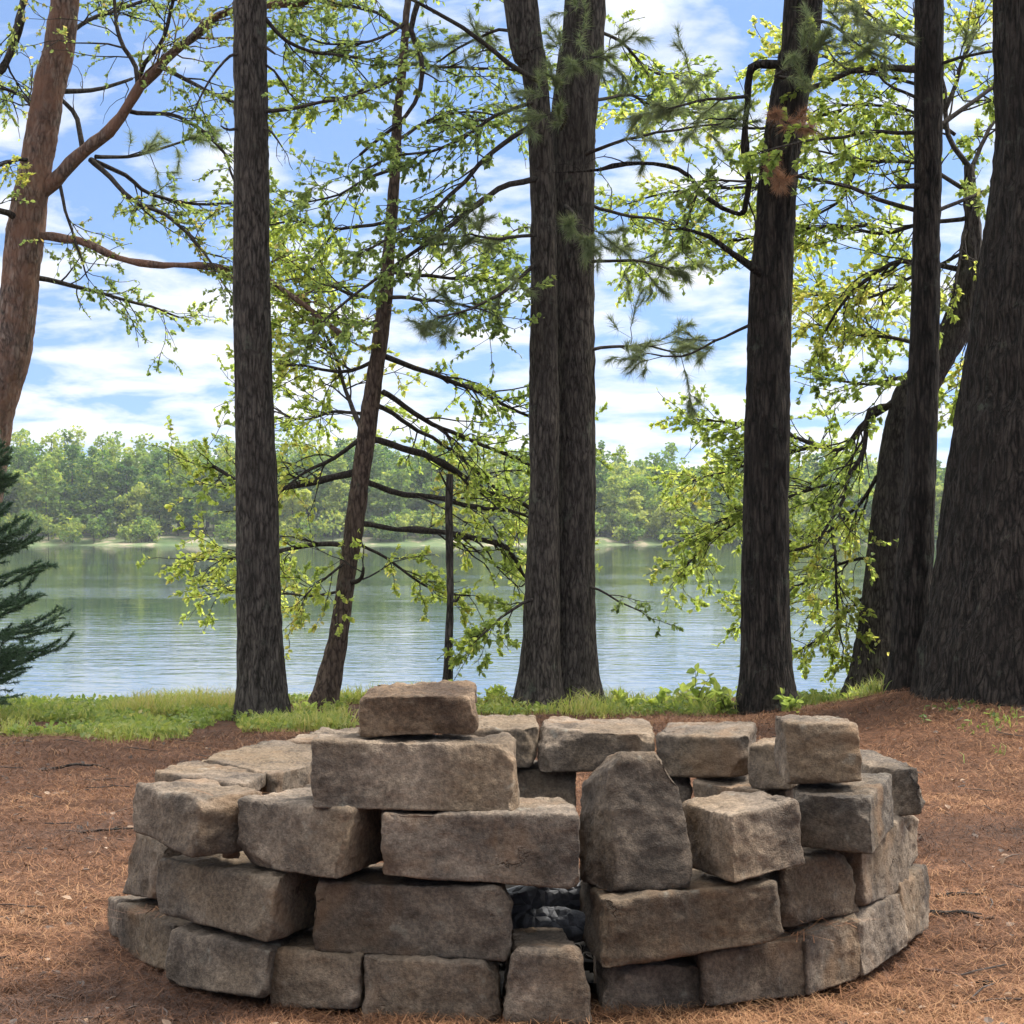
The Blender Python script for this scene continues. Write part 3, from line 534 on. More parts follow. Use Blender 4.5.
crown_obj(T,b0,b0[0],b0[1],7,12,2.4,26,128)

# T3 slim leaning leafy tree
b0=base_of(323,700,13.1); T=thing('leafy_tree',b0,'slim leaning tree with long leafy branches, between the straight trunk and the twin trunks','tree')
trunk_obj(T,b0,[(410,-40,6),(403,60,8),(398,110,9),(393,200,11),(385,300,14),(376,370,16.5),(366,440,19),(354,530,19),(345,590,18.5),(338,640,19.5),(323,702,25)],13.1,BARK_BROWN,7.2,.006,26)
LB=[([(386,358),(440,377),(489,397),(526,416),(560,430)],13.1,13.7,6,2),([(382,393),(423,418),(464,438),(526,463),(560,470)],13.1,13.8,6,2),([(380,405),(419,430),(456,455),(497,488),(530,515)],13.1,14.3,5,2),
 ([(372,440),(423,455),(464,475),(489,492),(526,506),(545,530)],13.1,14.2,8,2.5),([(360,480),(403,492),(464,504),(526,516),(560,540)],13.1,13.9,7,2.5),([(356,525),(423,531),(497,543),(522,572),(545,610)],13.1,14,7,3),
 ([(364,434),(352,410),(345,389),(329,340),(305,300)],13.1,13.6,6,2),([(358,472),(320,480),(276,490),(235,478),(205,465)],13.1,13.3,8,2),([(350,544),(300,546),(255,555),(210,560)],13.1,13.5,6,2),([(364,436),(325,463),(300,475),(265,505)],13.1,12.9,5,1.5),
 ([(346,580),(356,583),(362,578),(364,568)],13.1,12.9,6,3),([(390,239),(440,244),(486,239),(520,228)],13.1,13.9,4.5,1.5),([(388,272),(440,276),(486,280),(530,282)],13.1,13.6,4.5,1.5),([(386,296),(420,299),(450,301),(500,318)],13.1,12.5,4.5,1.5),
 ([(391,222),(340,229),(295,222),(260,228)],13.1,13.7,4,1.5),([(393,170),(366,180),(340,194),(300,205)],13.1,12.8,4,1.5),([(400,78),(372,84),(340,98),(300,104)],13.1,13.4,4,1.5),([(400,61),(440,66),(500,70),(540,74)],13.1,13.8,4,1.5),
 ([(383,320),(350,322),(310,310),(280,290)],13.1,13.9,4.5,1.5),([(378,360),(340,372),(300,365),(268,362)],13.1,13.6,4.5,1.5),([(370,415),(335,412),(300,420),(262,405)],13.1,14.2,4,1.5),([(396,140),(430,120),(470,112),(520,120)],13.1,14.1,4,1.5),
 ([(384,300),(340,290),(300,260),(272,250)],13.1,14.4,4,1.5),([(405,30),(370,10),(330,2),(290,-10)],13.1,13.9,4,1.5),([(407,0),(450,-20),(490,-20)],13.1,13.6,4,1.5),([(406,20),(380,40),(330,44),(290,30)],13.1,12.6,3.5,1.5),
 ([(352,540),(390,560),(430,590),(470,596)],13.1,13.4,3.5,1.5),([(344,590),(300,596),(262,590),(225,592)],13.1,13.7,3,1.5),([(350,560),(320,582),(300,600)],13.1,12.7,3,1.2)]
for i,(pp,y0,y1,w0,w1) in enumerate(LB):
    low = pp[0][1] > 330
    branch_obj(T,b0,pp,y0,y1,w0,w1,'leaf' if (low or i%2==0) else 'leafdk',(3 if i==10 else 5 if i in (2,3,4,5) else 9) if low else 11,TWIG,200+i,.55 if low else .5,.68 if pp[0][1]>430 else (.56 if low else .5),lsize=.036)

# T4 thin dead stem
b0=base_of(446,698,12.8); T=thing('dead_sapling',b0,'thin bare dead stem standing alone left of the twin trunks','tree')
trunk_obj(T,b0,[(450,474,7),(449,520,8),(450,600,8),(447,698,9)],12.8,BARK,None,.004,14)
branch_obj(T,b0,[(449,490),(446,482),(440,470)],12.8,12.7,3,1.5,'bare',3,TWIG,231,.08)
branch_obj(T,b0,[(450,600),(456,602),(459,598)],12.8,12.7,4,2,'bare',3,TWIG,232,.05)

# T5 twin trunk pine
b0=base_of(558,704,12.85); T=thing('pine_tree',b0,'twin-trunked grey pine in the middle, two stems rising from one base','tree')
trunk_obj(T,b0,[(520,-5,35,12.75),(532,60,26,12.75),(538,110,23,12.75),(543,200,25,12.75),(544,400,28,12.75),(543,520,30,12.75),(541,640,36,12.75),(540,700,44,12.75)],12.75,BARK,11,.009,36)
trunk_obj(T,b0,[(585,-5,42,12.95),(580,60,44,12.95),(574,120,45,12.95),(573,200,42,12.95),(574,300,41,12.95),(575,450,40,12.95),(574,560,41,12.95),(574,640,43,12.95),(575,704,50,12.95)],12.95,BARK,12,.011)
TB=[([(545,84),(516,70),(490,50),(453,23),(413,0),(380,-16)],12.7,12.2,6,3,'pine',3),([(418,4),(411,31),(421,56),(420,90),(406,116),(383,133),(360,155)],12.3,12.5,6,3,'bare',3),
 ([(536,102),(496,115),(463,136),(433,151),(403,156),(360,172)],12.7,12.1,4.5,1.8,'leafdk',9),([(536,122),(486,160),(450,196),(423,219),(400,232),(365,250)],12.7,12.0,5.5,2,'leafdk',7),
 ([(540,178),(500,190),(463,216),(426,243),(393,266),(340,306),(315,330)],12.7,11.9,6.5,2,'leafdk',7),([(540,262),(500,293),(473,309),(440,318)],12.7,12.2,4.5,1.8,'pine',7),
 ([(575,160),(600,151),(625,140),(680,128),(720,122)],12.9,12.5,4.5,1.8,'pine',9),([(580,262),(610,261),(632,259),(668,268)],12.9,12.6,4,1.8,'pine',10),([(580,352),(610,346),(640,345),(680,352)],12.9,13.2,4,1.6,'pine',9),
 ([(580,584),(600,590),(620,602),(640,611)],12.9,12.8,3,1.3,'leafdk',2.5),([(540,596),(522,604),(493,627),(476,643)],12.7,12.5,4,1.5,'leaf',12),
 ([(560,90),(566,70),(580,60),(600,55)],12.6,12.3,4,2,'pine',14),([(560,130),(566,115),(560,100)],12.6,12.3,4,2,'pine',12),([(566,205),(575,215),(580,230)],12.7,12.4,4,2,'pine',12),([(540,235),(500,238),(470,236)],12.7,12.3,4,2,'pine',8),
 ([(590,30),(620,40),(650,70),(680,80)],12.9,13.6,4,2,'leaf',10),([(580,200),(620,215),(660,220),(700,240)],12.9,13.5,4,1.8,'leafdk',9),([(530,40),(500,30),(470,40),(440,60)],12.7,13.2,4,2,'pine',7),([(585,100),(625,96),(660,105),(700,102)],12.9,13.9,4,1.8,'leafdk',9),
 ([(540,420),(552,428),(548,424)],12.68,12.6,12,10,'bare',0)]
for i,(pp,y0,y1,w0,w1,kd,dn) in enumerate(TB[:-1]):
    branch_obj(T,b0,pp,y0,y1,w0,w1,kd,dn,TWIG,240+i,.42,.5)
crown_obj(T,b0,b0[0],b0[1],7,12,2.6,30,270)

# T6 right-centre pine with a crooked branch
b0=base_of(766,710,12.35); T=thing('pine_tree',b0,'dark pine trunk right of the middle with a crooked elbow branch and rusty dead needles','tree')
trunk_obj(T,b0,[(804,-5,37),(797,60,37),(789,100,37),(780,160,38),(775,220,39),(771,285,41),(768,400,43),(766,550,46),(766,640,48),(766,712,53)],12.35,BARK_DARK,12,.011)
branch_obj(T,b0,[(792,62),(764,66),(753,68),(749,75),(745,118),(747,168),(745,204),(742,214),(734,213),(707,195),(680,170),(640,165),(600,168),(568,172)],12.3,12.6,9,3,'bare',3,BARK_DARK,281,.35)
branch_obj(T,b0,[(768,282),(752,268),(730,252),(707,235),(684,229)],12.3,11.9,10,3.5,'bare',3,BARK_DARK,282,.3)
branch_obj(T,b0,[(765,322),(748,327),(724,338),(680,355),(650,352)],12.35,12.7,4,1.5,'pine',5,TWIG,283,.35)
branch_obj(T,b0,[(746,96),(720,97),(695,102),(670,110)],12.3,12.0,4,2,'pine',9,TWIG,284,.4,.6)
branch_obj(T,b0,[(770,150),(768,128),(776,118),(784,122)],12.2,12.0,4,2,'rust',7,TWIG,285,.25,.6)
branch_obj(T,b0,[(770,158),(764,150),(770,170),(776,176)],12.2,12.0,3,1.5,'rust',8,TWIG,286,.22,.5)
branch_obj(T,b0,[(790,80),(775,76),(790,70),(805,62)],12.2,12.0,4,2,'pine',12,TWIG,287,.3)
branch_obj(T,b0,[(800,20),(830,24),(845,30),(860,45)],12.3,11.9,4,2,'pine',8,TWIG,288,.4)
branch_obj(T,b0,[(752,180),(730,181),(705,182)],12.4,12.2,3,1.5,'leafdk',9,TWIG,289,.4)
branch_obj(T,b0,[(700,190),(690,215),(684,235)],12.4,12.5,3,1.5,'leafdk',8,TWIG,290,.35)
crown_obj(T,b0,b0[0]+.3,b0[1],7,12,2.6,30,291)

# T7 thin dark pine
b0=base_of(908,692,12.0); T=thing('pine_tree',b0,'thin straight dark pine trunk beside the huge trunk at the right','tree')
trunk_obj(T,b0,[(929,-5,27),(928,100,27),(927,200,26),(925,340,28),(921,450,31),(915,560,35),(908,694,42)],12.0,BARK_DARK,11.5,.009,36)
for i,(pp,y1,w0,w1,kd,dn) in enumerate([([(928,70),(868,69),(838,76),(811,89)],12.2,7,5,'leaf',3),([(925,104),(895,87),(878,74)],11.7,4,2,'bare',4),([(925,134),(881,130),(845,135),(805,142),(770,150)],11.6,4.5,2,'leaf',6),([(925,215),(878,198),(841,185),(801,177),(775,170)],12.3,5,3,'leafdk',4),
  ([(930,132),(966,108),(998,86),(1030,70)],12.5,5.5,3,'leaf',5),([(930,66),(960,58),(996,50),(1030,44)],11.6,4,2,'pine',6),([(930,216),(966,198),(986,192),(1010,185)],12.5,4.5,2,'leafdk',6),([(925,187),(912,186),(899,186)],11.9,7,5,'bare',2),([(925,36),(895,34),(870,28)],11.7,3.5,2,'pine',8)]):
    branch_obj(T,b0,pp,12,y1,w0,w1,kd,dn,TWIG,300+i,.4)
crown_obj(T,b0,b0[0],b0[1],7,11.5,2.2,24,315)

# T8 leaning leafy tree behind
b0=base_of(876,700,13.2); T=thing('leafy_tree',b0,'leaning leafy tree behind the thin dark trunk, its lime green branches reaching over the water','tree')
trunk_obj(T,b0,[(969,165,9),(970,200,13),(972,230,18),(967,285,26),(955,330,30),(930,368,34),(907,415,38),(895,500,44),(886,600,50),(876,702,58)],13.2,BARK,None,.012)
LB8=[([(969,165),(949,134),(945,90),(930,50),(915,10)],13.2,13.6,6,3,10),([(969,168),(989,131),(1010,100)],13.2,13.5,5,3,10),([(970,215),(930,222),(880,232),(830,225),(795,235)],13.2,13.8,5,2,13),([(968,190),(920,165),(870,160),(815,150)],13.2,14.0,5,2,14),
 ([(955,135),(910,110),(860,105),(820,110)],13.3,13.9,4,2,14),([(945,90),(900,80),(850,70),(810,50),(780,60)],13.3,14.1,4,2,13),([(966,270),(915,261),(882,269),(855,289),(838,312),(818,345)],13.2,13.6,6,2,11),([(940,350),(900,340),(860,335),(815,325)],13.2,14.1,5,2,11),
 ([(905,405),(869,410),(865,447),(849,480),(847,496),(832,520),(816,541),(785,550)],13.2,13.0,6,2.5,9),([(832,520),(834,545),(836,570),(838,627),(842,650)],13.05,13.2,4.5,1.5,10),([(893,465),(877,478),(861,504),(832,529),(800,548)],13.2,13.5,5,2,11),([(849,480),(820,487),(791,496),(750,510),(700,530)],13.1,14,4,1.5,14),
 ([(903,395),(868,420),(840,449),(800,440),(750,425),(700,420)],13.2,14.2,7,2,14),([(830,445),(780,455),(730,470),(690,480)],13.8,14.4,4,1.5,15),([(800,548),(750,520),(710,540),(680,575)],13.6,14.3,4,1.5,11),([(880,580),(850,610),(820,640),(800,650)],13.2,13.5,3,1.5,11),
 ([(888,560),(850,560),(810,580),(770,600)],13.2,14,4,1.5,13),([(925,372),(900,378),(870,385),(830,380)],13.2,12.8,5,2,10),([(945,110),(960,70),(975,30),(985,-10)],13.2,13.5,5,2,11),([(930,55),(890,30),(860,5),(830,-10)],13.4,14,4,2,12),([(962,300),(975,320),(970,370),(960,400)],13.3,13.6,4,2,10),
 ([(970,220),(960,260),(955,290)],13.2,12.9,4,2,10),([(960,255),(900,285),(860,300),(800,290)],13.3,14.3,4,2,12),([(860,160),(840,200),(815,215),(790,260)],13.9,14.2,4,1.5,13),([(870,225),(800,228),(740,240),(680,245),(635,262)],13.8,14.5,4,1.5,9),([(840,110),(760,128),(700,112),(630,118)],13.9,14.5,4,1.5,9),([(850,160),(760,185),(690,190),(625,205)],13.9,14.3,4,1.5,8)]
for i,(pp,y0,y1,w0,w1,dn) in enumerate(LB8):
    branch_obj(T,b0,pp,y0,y1,w0,w1,'leaf',dn,TWIG,330+i,.5,.66 if i not in (8,17) else .4,lsize=.036)

# T9 huge trunk at the right edge
b0=base_of(1062,700,11.3); T=thing('pine_tree',b0,'huge furrowed pine trunk filling the right edge with a flared base','tree')
trunk_obj(T,b0,[(1072,-5,150),(1074,134,150),(1072,200,160),(1069,285,178),(1066,340,186),(1064,400,200),(1063,463,224),(1064,545,248),(1065,620,272),(1064,698,300)],11.3,BARK_DARK,13,.022,160,flare=.0,freq=20)
crown_obj(T,b0,b0[0],b0[1],7,13,3.2,36,365)

# ------------------------------------------------------------------ spruce at the left
b0=base_of(-22,698,12.3); T=thing('spruce_sapling',b0,'small dark blue-green spruce at the left edge in front of the water','tree')
rs=np.random.RandomState(44); wood=MB(); fol=MB(); Hs=1.95
top=np.array(b0)+[0,0,Hs]; tube(wood,[np.array(b0)-[0,0,.1],np.array(b0)+[0.01,0,Hs*.5],top],[.035,.022,.005],10); wood.build('trunk',BARK,T,b0)
wood=MB()
for k in range(120):
    t=(k+rs.rand())/120; z=.06+(Hs-.1)*t; L=(.56*(1-t)**.8+.07)*rs.uniform(.75,1.12); a=rs.rand()*6.28; d=np.array([math.cos(a),math.sin(a),.05+.25*t]); p=np.array(b0)+[0,0,z]
    w=walk(p,d,L,7,rs,.07,-.05); tube(wood,w,np.linspace(.007,.002,8),4,cap=False)
    subs=[(w,L)]
    for j in range(1,8):
        for s in (-1,1):
            tg=w[j]-w[j-1]; tg/=np.linalg.norm(tg); sd=np.cross(tg,[0,0,1]); dd=tg*.8+sd*s*.75+rs.normal(size=3)*.12; l2=(L*.40)*(1.1-.1*j)*rs.uniform(.7,1.1)
            subs.append((walk(w[j],dd,l2,4,rs,.08,-.03),l2))
    for (u,l_) in subs:
        n=int(l_*620)+20; f=rs.rand(n)*(len(u)-1.001); i0=f.astype(int); fr=(f-i0)[:,None]; st=u[i0]*(1-fr)+u[i0+1]*fr; ax=u[i0+1]-u[i0]; ax/=np.linalg.norm(ax,axis=1)[:,None]
        q=ax*.75+rs.normal(size=(n,3))*.5; q/=np.linalg.norm(q,axis=1)[:,None]; s_=np.cross(q,rs.normal(size=(n,3))); s_/=np.linalg.norm(s_,axis=1)[:,None]; tip=st+q*(.028*rs.uniform(.7,1.3,n))[:,None]
        v=np.stack([st-s_*.0026,st+s_*.0026,tip],1).reshape(-1,3); i3=np.arange(n)*3; fol.add(v,None,np.stack([i3,i3+1,i3+2],-1),np.repeat(np.clip(.4+rs.normal(size=n)*.22,0,1),3))
o=wood.build('branches',TWIG,T,b0); fol.build('foliage',SPRUCE,o,b0,smooth=False)

# ------------------------------------------------------------------ grass, weeds
rs=np.random.RandomState(8)
def blades(mb,x,y,h,var,rs,w=.004):
    n=len(x); z=gz(x,y); st=np.stack([x,y,z],-1); a=rs.rand(n)*6.28; s=np.stack([np.cos(a),np.sin(a),a*0],-1)*w; b_=rs.normal(size=(n,3))*.35; b_[:,2]=1; b_/=np.linalg.norm(b_,axis=1)[:,None]
    mid=st+b_*h[:,None]*.6; bend=rs.normal(size=(n,3))*.5; bend[:,2]=.5; tip=mid+bend*h[:,None]*.45
    v=np.stack([st-s,st+s,mid+s*.7,mid-s*.7,tip],1).reshape(-1,3); i=np.arange(n)*5; mb.add(v,np.stack([i,i+1,i+2,i+3],-1),np.stack([i+3,i+2,i+4],-1),np.repeat(np.clip(var,0,1),5))
gm=MB()
def patch(n,x0,x1,y0,y1,hh,dens=.0,tone=.5):
    x=rs.uniform(x0,x1,n); y=rs.uniform(y0,y1,n); m_=(.6*vnoise(np.stack([x*1.6,y*1.2,x*0],-1),55)+.5*vnoise(np.stack([x*4.3,y*3.5,x*0],-1),56))+(y-y0)/(y1-y0)*.9 > dens; m_&=~((x<-.9)&(y<9.4+np.maximum(0,x+3.)*.95+.45*vnoise(np.stack([x*2.6,x*0,x*0],-1),77)+np.abs(rs.normal(size=n))*.38)); x=x[m_]; y=y[m_]; n=len(x)
    if n==0: return
    cl=fbm(np.stack([x*2.2,y*2.2,x*0],-1),2,57); blades(gm,x,y,hh*.85*rs.uniform(.3,1.35,n)*np.clip(1+1.0*cl,.25,2.2),tone+.22*cl+rs.normal(size=n)*.16,rs)
    k=n//2; xs_=x[:k]; ys_=y[:k]; pos=np.stack([xs_,ys_,gz(xs_,ys_)+rs.uniform(.01,hh*.6,k)],-1); d=rs.normal(size=(k,3)); add_leaves(gm,pos,d,np.full(k,.034),tone-.05+.2*cl[:k]+rs.normal(size=k)*.15,rs)
patch(80000,-5.2,-1.0,9.3,14.3,.10,.27,.55); patch(8000,-1.5,-.5,11.0,14.2,.11,.4,.55); patch(11000,-.7,1.6,11.2,14.4,.11,.5,.5); patch(3000,1.6,2.3,11.3,13.6,.10,.45,.5); patch(2200,1.7,4.2,9.0,11.4,.04,.62,.2); patch(900,-3.2,1.9,9.2,11.6,.07,.75,.5); patch(1600,1.9,3.2,11.5,13.6,.12,.3,.45)
o=gm.build('grass',GRASS,smooth=False); tag(o,'grass and low ground plants along the bank above the lake','grass',kind='stuff')
def weed(px,py,Y,h,n,label,seed,tone=.6):
    q=P(px,py,Y); b0=(q[0],q[1],float(gz(q[0],q[1])[0])); rs=np.random.RandomState(seed); T=thing('leafy_weed',b0,label,'plant','weeds on the lake bank'); st=MB(); lf=MB(); lp=[]; ld=[]
    for k in range(n):
        d=np.array([rs.normal()*.5,rs.normal()*.5,1.]); w=walk(np.array(b0)+rs.normal(size=3)*[.004,.004,0]-[0,0,.01],d,h*rs.uniform(.6,1.1),6,rs,.12,.02); tube(st,w,np.linspace(.004,.0015,7),4,cap=False)
        for j in range(2,7):
            for s in range(3): lp.append(w[j]); ld.append(rs.normal(size=3)+[0,0,.2])
    add_leaves(lf,np.array(lp),np.array(ld),np.full(len(lp),.06),tone+rs.normal(size=len(lp))*.15,rs); st.build('stem',TWIG,T,b0); lf.build('foliage',LEAF,T,b0,smooth=False)
weed(697,712,12.6,.26,6,'tallest leafy weed on the bank, left of the dark pine with the elbow branch',1)
weed(655,714,12.7,.15,6,'low leafy weed on the bank between the twin trunks and the tallest weed',2)
weed(622,712,12.8,.15,5,'small leafy weed just right of the twin trunk base',3)
weed(730,714,12.2,.16,5,'leafy weed touching the left foot of the dark pine with the elbow branch',4,.5)
weed(788,712,12.0,.14,5,'weed at the right foot of the dark pine with the elbow branch',5,.4)
weed(492,704,13,.14,5,'leafy weed left of the twin trunk base',6,.6)
weed(305,712,12.6,.10,6,'leafy weed between the straight trunk and the slim leaning tree',7,.55)
weed(860,700,12.6,.12,5,'weed at the left foot of the leaning tree on the right',8,.5)

# ------------------------------------------------------------------ fallen needles, litter, twigs
rs=np.random.RandomState(21); n=300000
y=4.2+(rs.rand(n)**1.55)*8.6; x=(rs.rand(n)*2-1)*(.30*y+.25); inside=np.hypot(x-.015,y-5.75)<1.0; keep=~inside
keep&=~((y>11.2)&(x<-.5)); cl=fbm(np.stack([x*5,y*5,x*0],-1),2,23); keep&=(rs.rand(n)<.72+.35*cl); x=x[keep]; y=y[keep]; cl=cl[keep]; n=len(x)
z=gfine(x,y)+rs.uniform(.002,.016,n); a=rs.rand(n)*6.28+.5*vnoise(np.stack([x*3,y*3,x*0],-1),4); l=rs.uniform(.015,.042,n); d=np.stack([np.cos(a)*l,np.sin(a)*l,rs.normal(size=n)*.010],-1); c0=np.stack([x,y,z],-1)
s=np.stack([-np.sin(a),np.cos(a),a*0],-1)*(.0005+.00007*y)[:,None]; bow=np.stack([-np.sin(a),np.cos(a),a*0],-1)*(rs.normal(size=n)*.008)[:,None]+np.array([0,0,.004])
v=np.stack([c0-d-s*.6,c0-d+s*.6,c0+bow+s,c0+bow-s,c0+d+s*.5,c0+d-s*.5],1).reshape(-1,3); i=np.arange(n)*6
mb=MB(); big=fbm(np.stack([x*1.1,y*1.1,x*0],-1),3,29); mb.add(v,np.concatenate([np.stack([i,i+1,i+2,i+3],-1),np.stack([i+3,i+2,i+4,i+5],-1)]),None,np.repeat(np.clip(.44+.36*big+rs.normal(size=n)*.24,0,1),6))
o=mb.build('fallen_needles',NEEDLE,smooth=False); tag(o,'carpet of rust brown fallen pine needles around the fire ring','pine needles',kind='stuff')
m,nt,b=newmat('dry_leaf'); nt.links.new(ramp(nt,attr(nt),[(0,(.03,.022,.017)),(.55,(.09,.055,.035)),(.9,(.24,.15,.09)),(1,(.34,.24,.16))]),b.inputs['Base Color']); b.inputs['Roughness'].default_value=.8; DRY=m
n=1300; y=4.3+rs.rand(n)**1.3*7; x=(rs.rand(n)*2-1)*(.28*y+.2); k=np.hypot(x-.015,y-5.75)>1.3; x=x[k];y=y[k];n=len(x); mb=MB()
add_leaves(mb,np.stack([x,y,gfine(x,y)+.014],-1),np.stack([rs.normal(size=n),rs.normal(size=n),rs.normal(size=n)*.08],-1)*2,np.full(n,.028),rs.rand(n),rs,1.3); 
for k in range(110):
    yy=4.4+rs.rand()*6.; xx=(rs.rand()*2-1)*(.27*yy+.2)
    if math.hypot(xx-.015,yy-5.75)<1.3: continue
    a_=rs.rand()*6.28; l=rs.uniform(.03,.11); q=np.array([[xx+math.cos(a_)*l*t+rs.normal()*.004,yy+math.sin(a_)*l*t+rs.normal()*.004,0] for t in (-1,-.3,.3,1)]); q[:,2]=gfine(q[:,0],q[:,1])+.014; tube(mb,q,[.0022,.003,.0026,.0015],5,var=rs.rand()*.5)
o=mb.build('leaf_litter',DRY,smooth=False); tag(o,'scattered dry leaves and bark flakes on the needle floor','leaf litter',kind='stuff')
def stick(px,py,dx,dy,r,label,seed,mat=None):
    Y=F*H/(py-HOR); q=P(px,py,Y); rs=np.random.RandomState(seed); pts=[]
    for t in np.linspace(0,1,7):
        xx=q[0]+dx*(t-.5)+rs.normal()*.006; yy=q[1]+dy*(t-.5)+rs.normal()*.006; pts.append([xx,yy,float(gfine(np.array([xx]),np.array([yy]))[0])+r*.9+.004])
    p,rd=smoothline(pts,np.linspace(r,r*.45,7),.012); mb=MB(); tube(mb,p,rd,8); pts=np.array(pts); d=pts[4]-pts[3]; d/=np.linalg.norm(d); tube(mb,walk(pts[3],d+np.array([-d[1],d[0],.15])*.8,.06,4,rs,.1),np.linspace(r*.5,r*.25,5),6)
    o=mb.build('fallen_stick',mat or BARK,None,pts.mean(0)); tag(o,label,'stick','fallen sticks')
stick(958,885,.16,.03,.008,'pale grey stick on the needles right of the ring, farther of two',1)
stick(962,905,.17,-.05,.009,'grey stick lying right of the ring, nearer of the two beside it',2)
stick(948,955,.14,-.04,.005,'thin pale twig on the needles at the lower right',3,BARK_RED)
stick(990,967,.06,.03,.010,'short dark bark piece at the lower right corner',4,BARK_DARK)
stick(14,945,.10,.05,.007,'dark stick at the lower left edge of the needle floor',5,BARK_DARK)
stick(110,828,.22,.05,.006,'thin twig left of the ring beside the corner block',6)
stick(75,772,.3,.1,.008,'dark stick on the needles at the upper left near the grass',7)
# a little debris resting on the stones
rs=np.random.RandomState(31); mb=MB()
for (px,py,Y,nn) in [(155,912,5.28,40),(330,882,4.85,22),(245,796,4.95,10),(640,895,4.72,12),(790,935,4.86,30),(230,858,4.98,14),(830,925,4.9,25)]:
    c_=P(px,py,Y)
    for k in range(nn):
        p=c_+rs.normal(size=3)*[.05,.03,.004]+[0,0,.006]; a_=rs.rand()*6.28; l=rs.uniform(.02,.05); d=np.array([math.cos(a_)*l,math.sin(a_)*l,rs.normal()*.006]); s=np.array([-math.sin(a_),math.cos(a_),0])*.0012
        mb.add([p-d-s,p-d+s,p+d+s,p+d-s],[[0,1,2,3]],None,rs.rand())
o=mb.build('needles_on_stones',NEEDLE,smooth=False); tag(o,'loose pine needles caught on the ledges of the stones','pine needles',kind='stuff')

# ------------------------------------------------------------------ haze
HAZE=True
if HAZE:
    mb=MB(); x0,x1,y0,y1,z0,z1=-440,440,-30,490,-6,26
    mb.add([[x0,y0,z0],[x1,y0,z0],[x1,y1,z0],[x0,y1,z0],[x0,y0,z1],[x1,y0,z1],[x1,y1,z1],[x0,y1,z1]],[[0,3,2,1],[4,5,6,7],[0,1,5,4],[1,2,6,5],[2,3,7,6],[3,0,4,7]])
    m=bpy.data.materials.new('haze'); m.use_nodes=True; nt=m.node_tree; nt.nodes.clear(); out=nt.nodes.new('ShaderNodeOutputMaterial'); pv=nt.nodes.new('ShaderNodeVolumePrincipled'); pv.inputs['Color'].default_value=(.86,.92,1,1); pv.inputs['Density'].default_value=.0002; pv.inputs['Anisotropy'].default_value=.2
    nt.links.new(pv.outputs[0],out.inputs['Volume']); o=mb.build('haze',m,smooth=False); o['kind']='stuff'; o['label']='thin pale haze over the lake'

# ------------------------------------------------------------------ light, sky, camera
ELEV,AZ=math.radians(60),math.radians(72)                    # sun behind the lake, a little to the right
W=bpy.data.worlds.new('World'); SC.world=W; W.use_nodes=True; nt=W.node_tree; nt.nodes.clear()
sky=nd(nt,'ShaderNodeTexSky',sky_type='NISHITA'); sky.sun_disc=False; sky.sun_elevation=ELEV; sky.sun_rotation=AZ; sky.altitude=300; sky.air_density=1.; sky.dust_density=.3; sky.ozone_density=2.5
tc=nd(nt,'ShaderNodeTexCoord'); sp=nd(nt,'ShaderNodeSeparateXYZ',{0:tc.outputs['Generated']}); zc=mth(nt,'ADD',mth(nt,'MAXIMUM',sp.outputs[2],0.),.2)
pv=nd(nt,'ShaderNodeCombineXYZ',{0:mth(nt,'DIVIDE',sp.outputs[0],zc),1:mth(nt,'DIVIDE',sp.outputs[1],zc),2:3.3})
cl=noise(nt,pv.outputs[0],5.2,7,.55,.25); big=noise(nt,pv.outputs[0],1.1,2,.5)
lo_=nd(nt,'ShaderNodeMapRange',{0:sp.outputs[2],1:.03,2:.17,3:.095,4:0.}).outputs[0]; hi_=nd(nt,'ShaderNodeMapRange',{0:sp.outputs[2],1:.25,2:.36,3:0.,4:.16}).outputs[0]; low=mth(nt,'ADD',lo_,hi_); cv=mth(nt,'ADD',mth(nt,'ADD',mth(nt,'MULTIPLY',cl,.9),mth(nt,'MULTIPLY',big,.22)),low); dens=ramp(nt,cv,[(.535,(.05,.05,.05)),(.60,(.45,.45,.45)),(.71,(.95,.95,.95))])  # hi_ adds cloud cover above the frame to whiten the lake
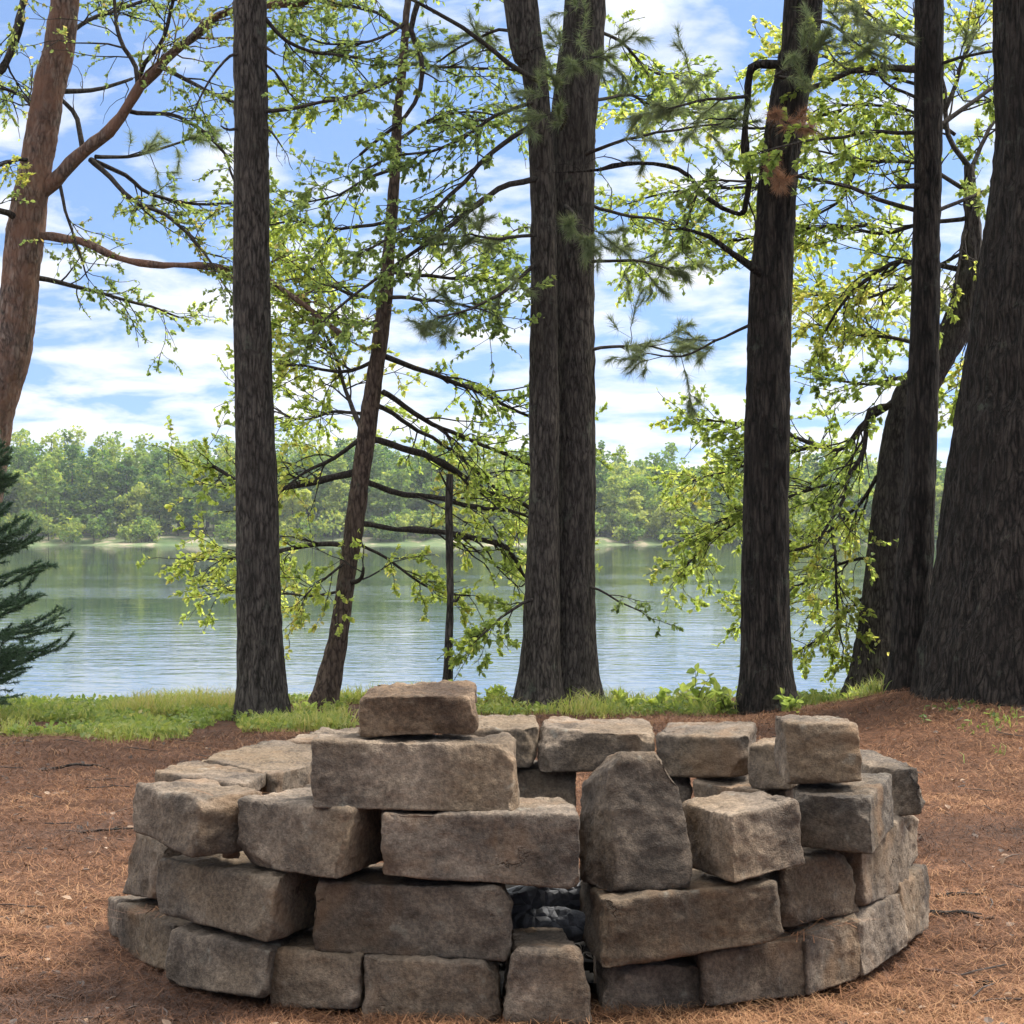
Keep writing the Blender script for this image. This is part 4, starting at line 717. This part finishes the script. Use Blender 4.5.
hi=nd(nt,'ShaderNodeCombineXYZ',{0:sp.outputs[0],1:sp.outputs[1],2:mth(nt,'ADD',mth(nt,'MULTIPLY',sp.outputs[2],1.2),.22)}); nm=nd(nt,'ShaderNodeVectorMath',{0:hi.outputs[0]},operation='NORMALIZE'); nt.links.new(nm.outputs[0],sky.inputs['Vector'])
tk1=nd(nt,'ShaderNodeMapRange',{0:sp.outputs[2],1:.25,2:.36,3:.40,4:1.9}).outputs[0]; tk2=nd(nt,'ShaderNodeMapRange',{0:sp.outputs[2],1:.45,2:.8,3:1.,4:.7}).outputs[0]; side=nd(nt,'ShaderNodeMapRange',{0:sp.outputs[1],1:-.6,2:.4,3:.42,4:1.12}).outputs[0]; thick=mth(nt,'MULTIPLY',mth(nt,'MULTIPLY',tk1,tk2),side)   # unseen clouds behind the camera dimmed to darken the stone fronts      # band just above the frame boosted to light the lake
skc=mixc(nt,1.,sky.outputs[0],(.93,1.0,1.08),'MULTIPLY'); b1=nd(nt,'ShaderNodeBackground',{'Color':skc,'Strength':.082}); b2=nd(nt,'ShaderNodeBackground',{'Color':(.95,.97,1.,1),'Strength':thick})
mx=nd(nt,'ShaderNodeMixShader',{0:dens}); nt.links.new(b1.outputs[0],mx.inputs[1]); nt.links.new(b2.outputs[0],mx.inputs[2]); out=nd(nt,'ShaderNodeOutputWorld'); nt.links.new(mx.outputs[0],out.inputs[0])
L=bpy.data.lights.new('sun','SUN'); L.energy=2.8; L.angle=math.radians(16); L.color=(1,.95,.87); lo=bpy.data.objects.new('sun',L); COL.objects.link(lo)
sd=Vector((math.sin(AZ)*math.cos(ELEV),math.cos(AZ)*math.cos(ELEV),math.sin(ELEV))); lo.rotation_euler=sd.to_track_quat('Z','Y').to_euler(); lo.location=(6,10,18)
cam=bpy.data.cameras.new('camera'); cam.sensor_width=36; cam.lens=36*F/1024; cam.shift_y=18/1024; cam.clip_end=3000; cam.clip_start=.1; co=bpy.data.objects.new('camera',cam); COL.objects.link(co); co.location=(0,0,H); co.rotation_euler=(math.pi/2,0,0); SC.camera=co
vs=SC.view_settings; vs.view_transform='Standard'; vs.look='None'; vs.exposure=1.42; vs.gamma=1
SC.cycles.use_denoising=True; SC.cycles.max_bounces=8; SC.cycles.volume_bounces=0; SC.cycles.transparent_max_bounces=8
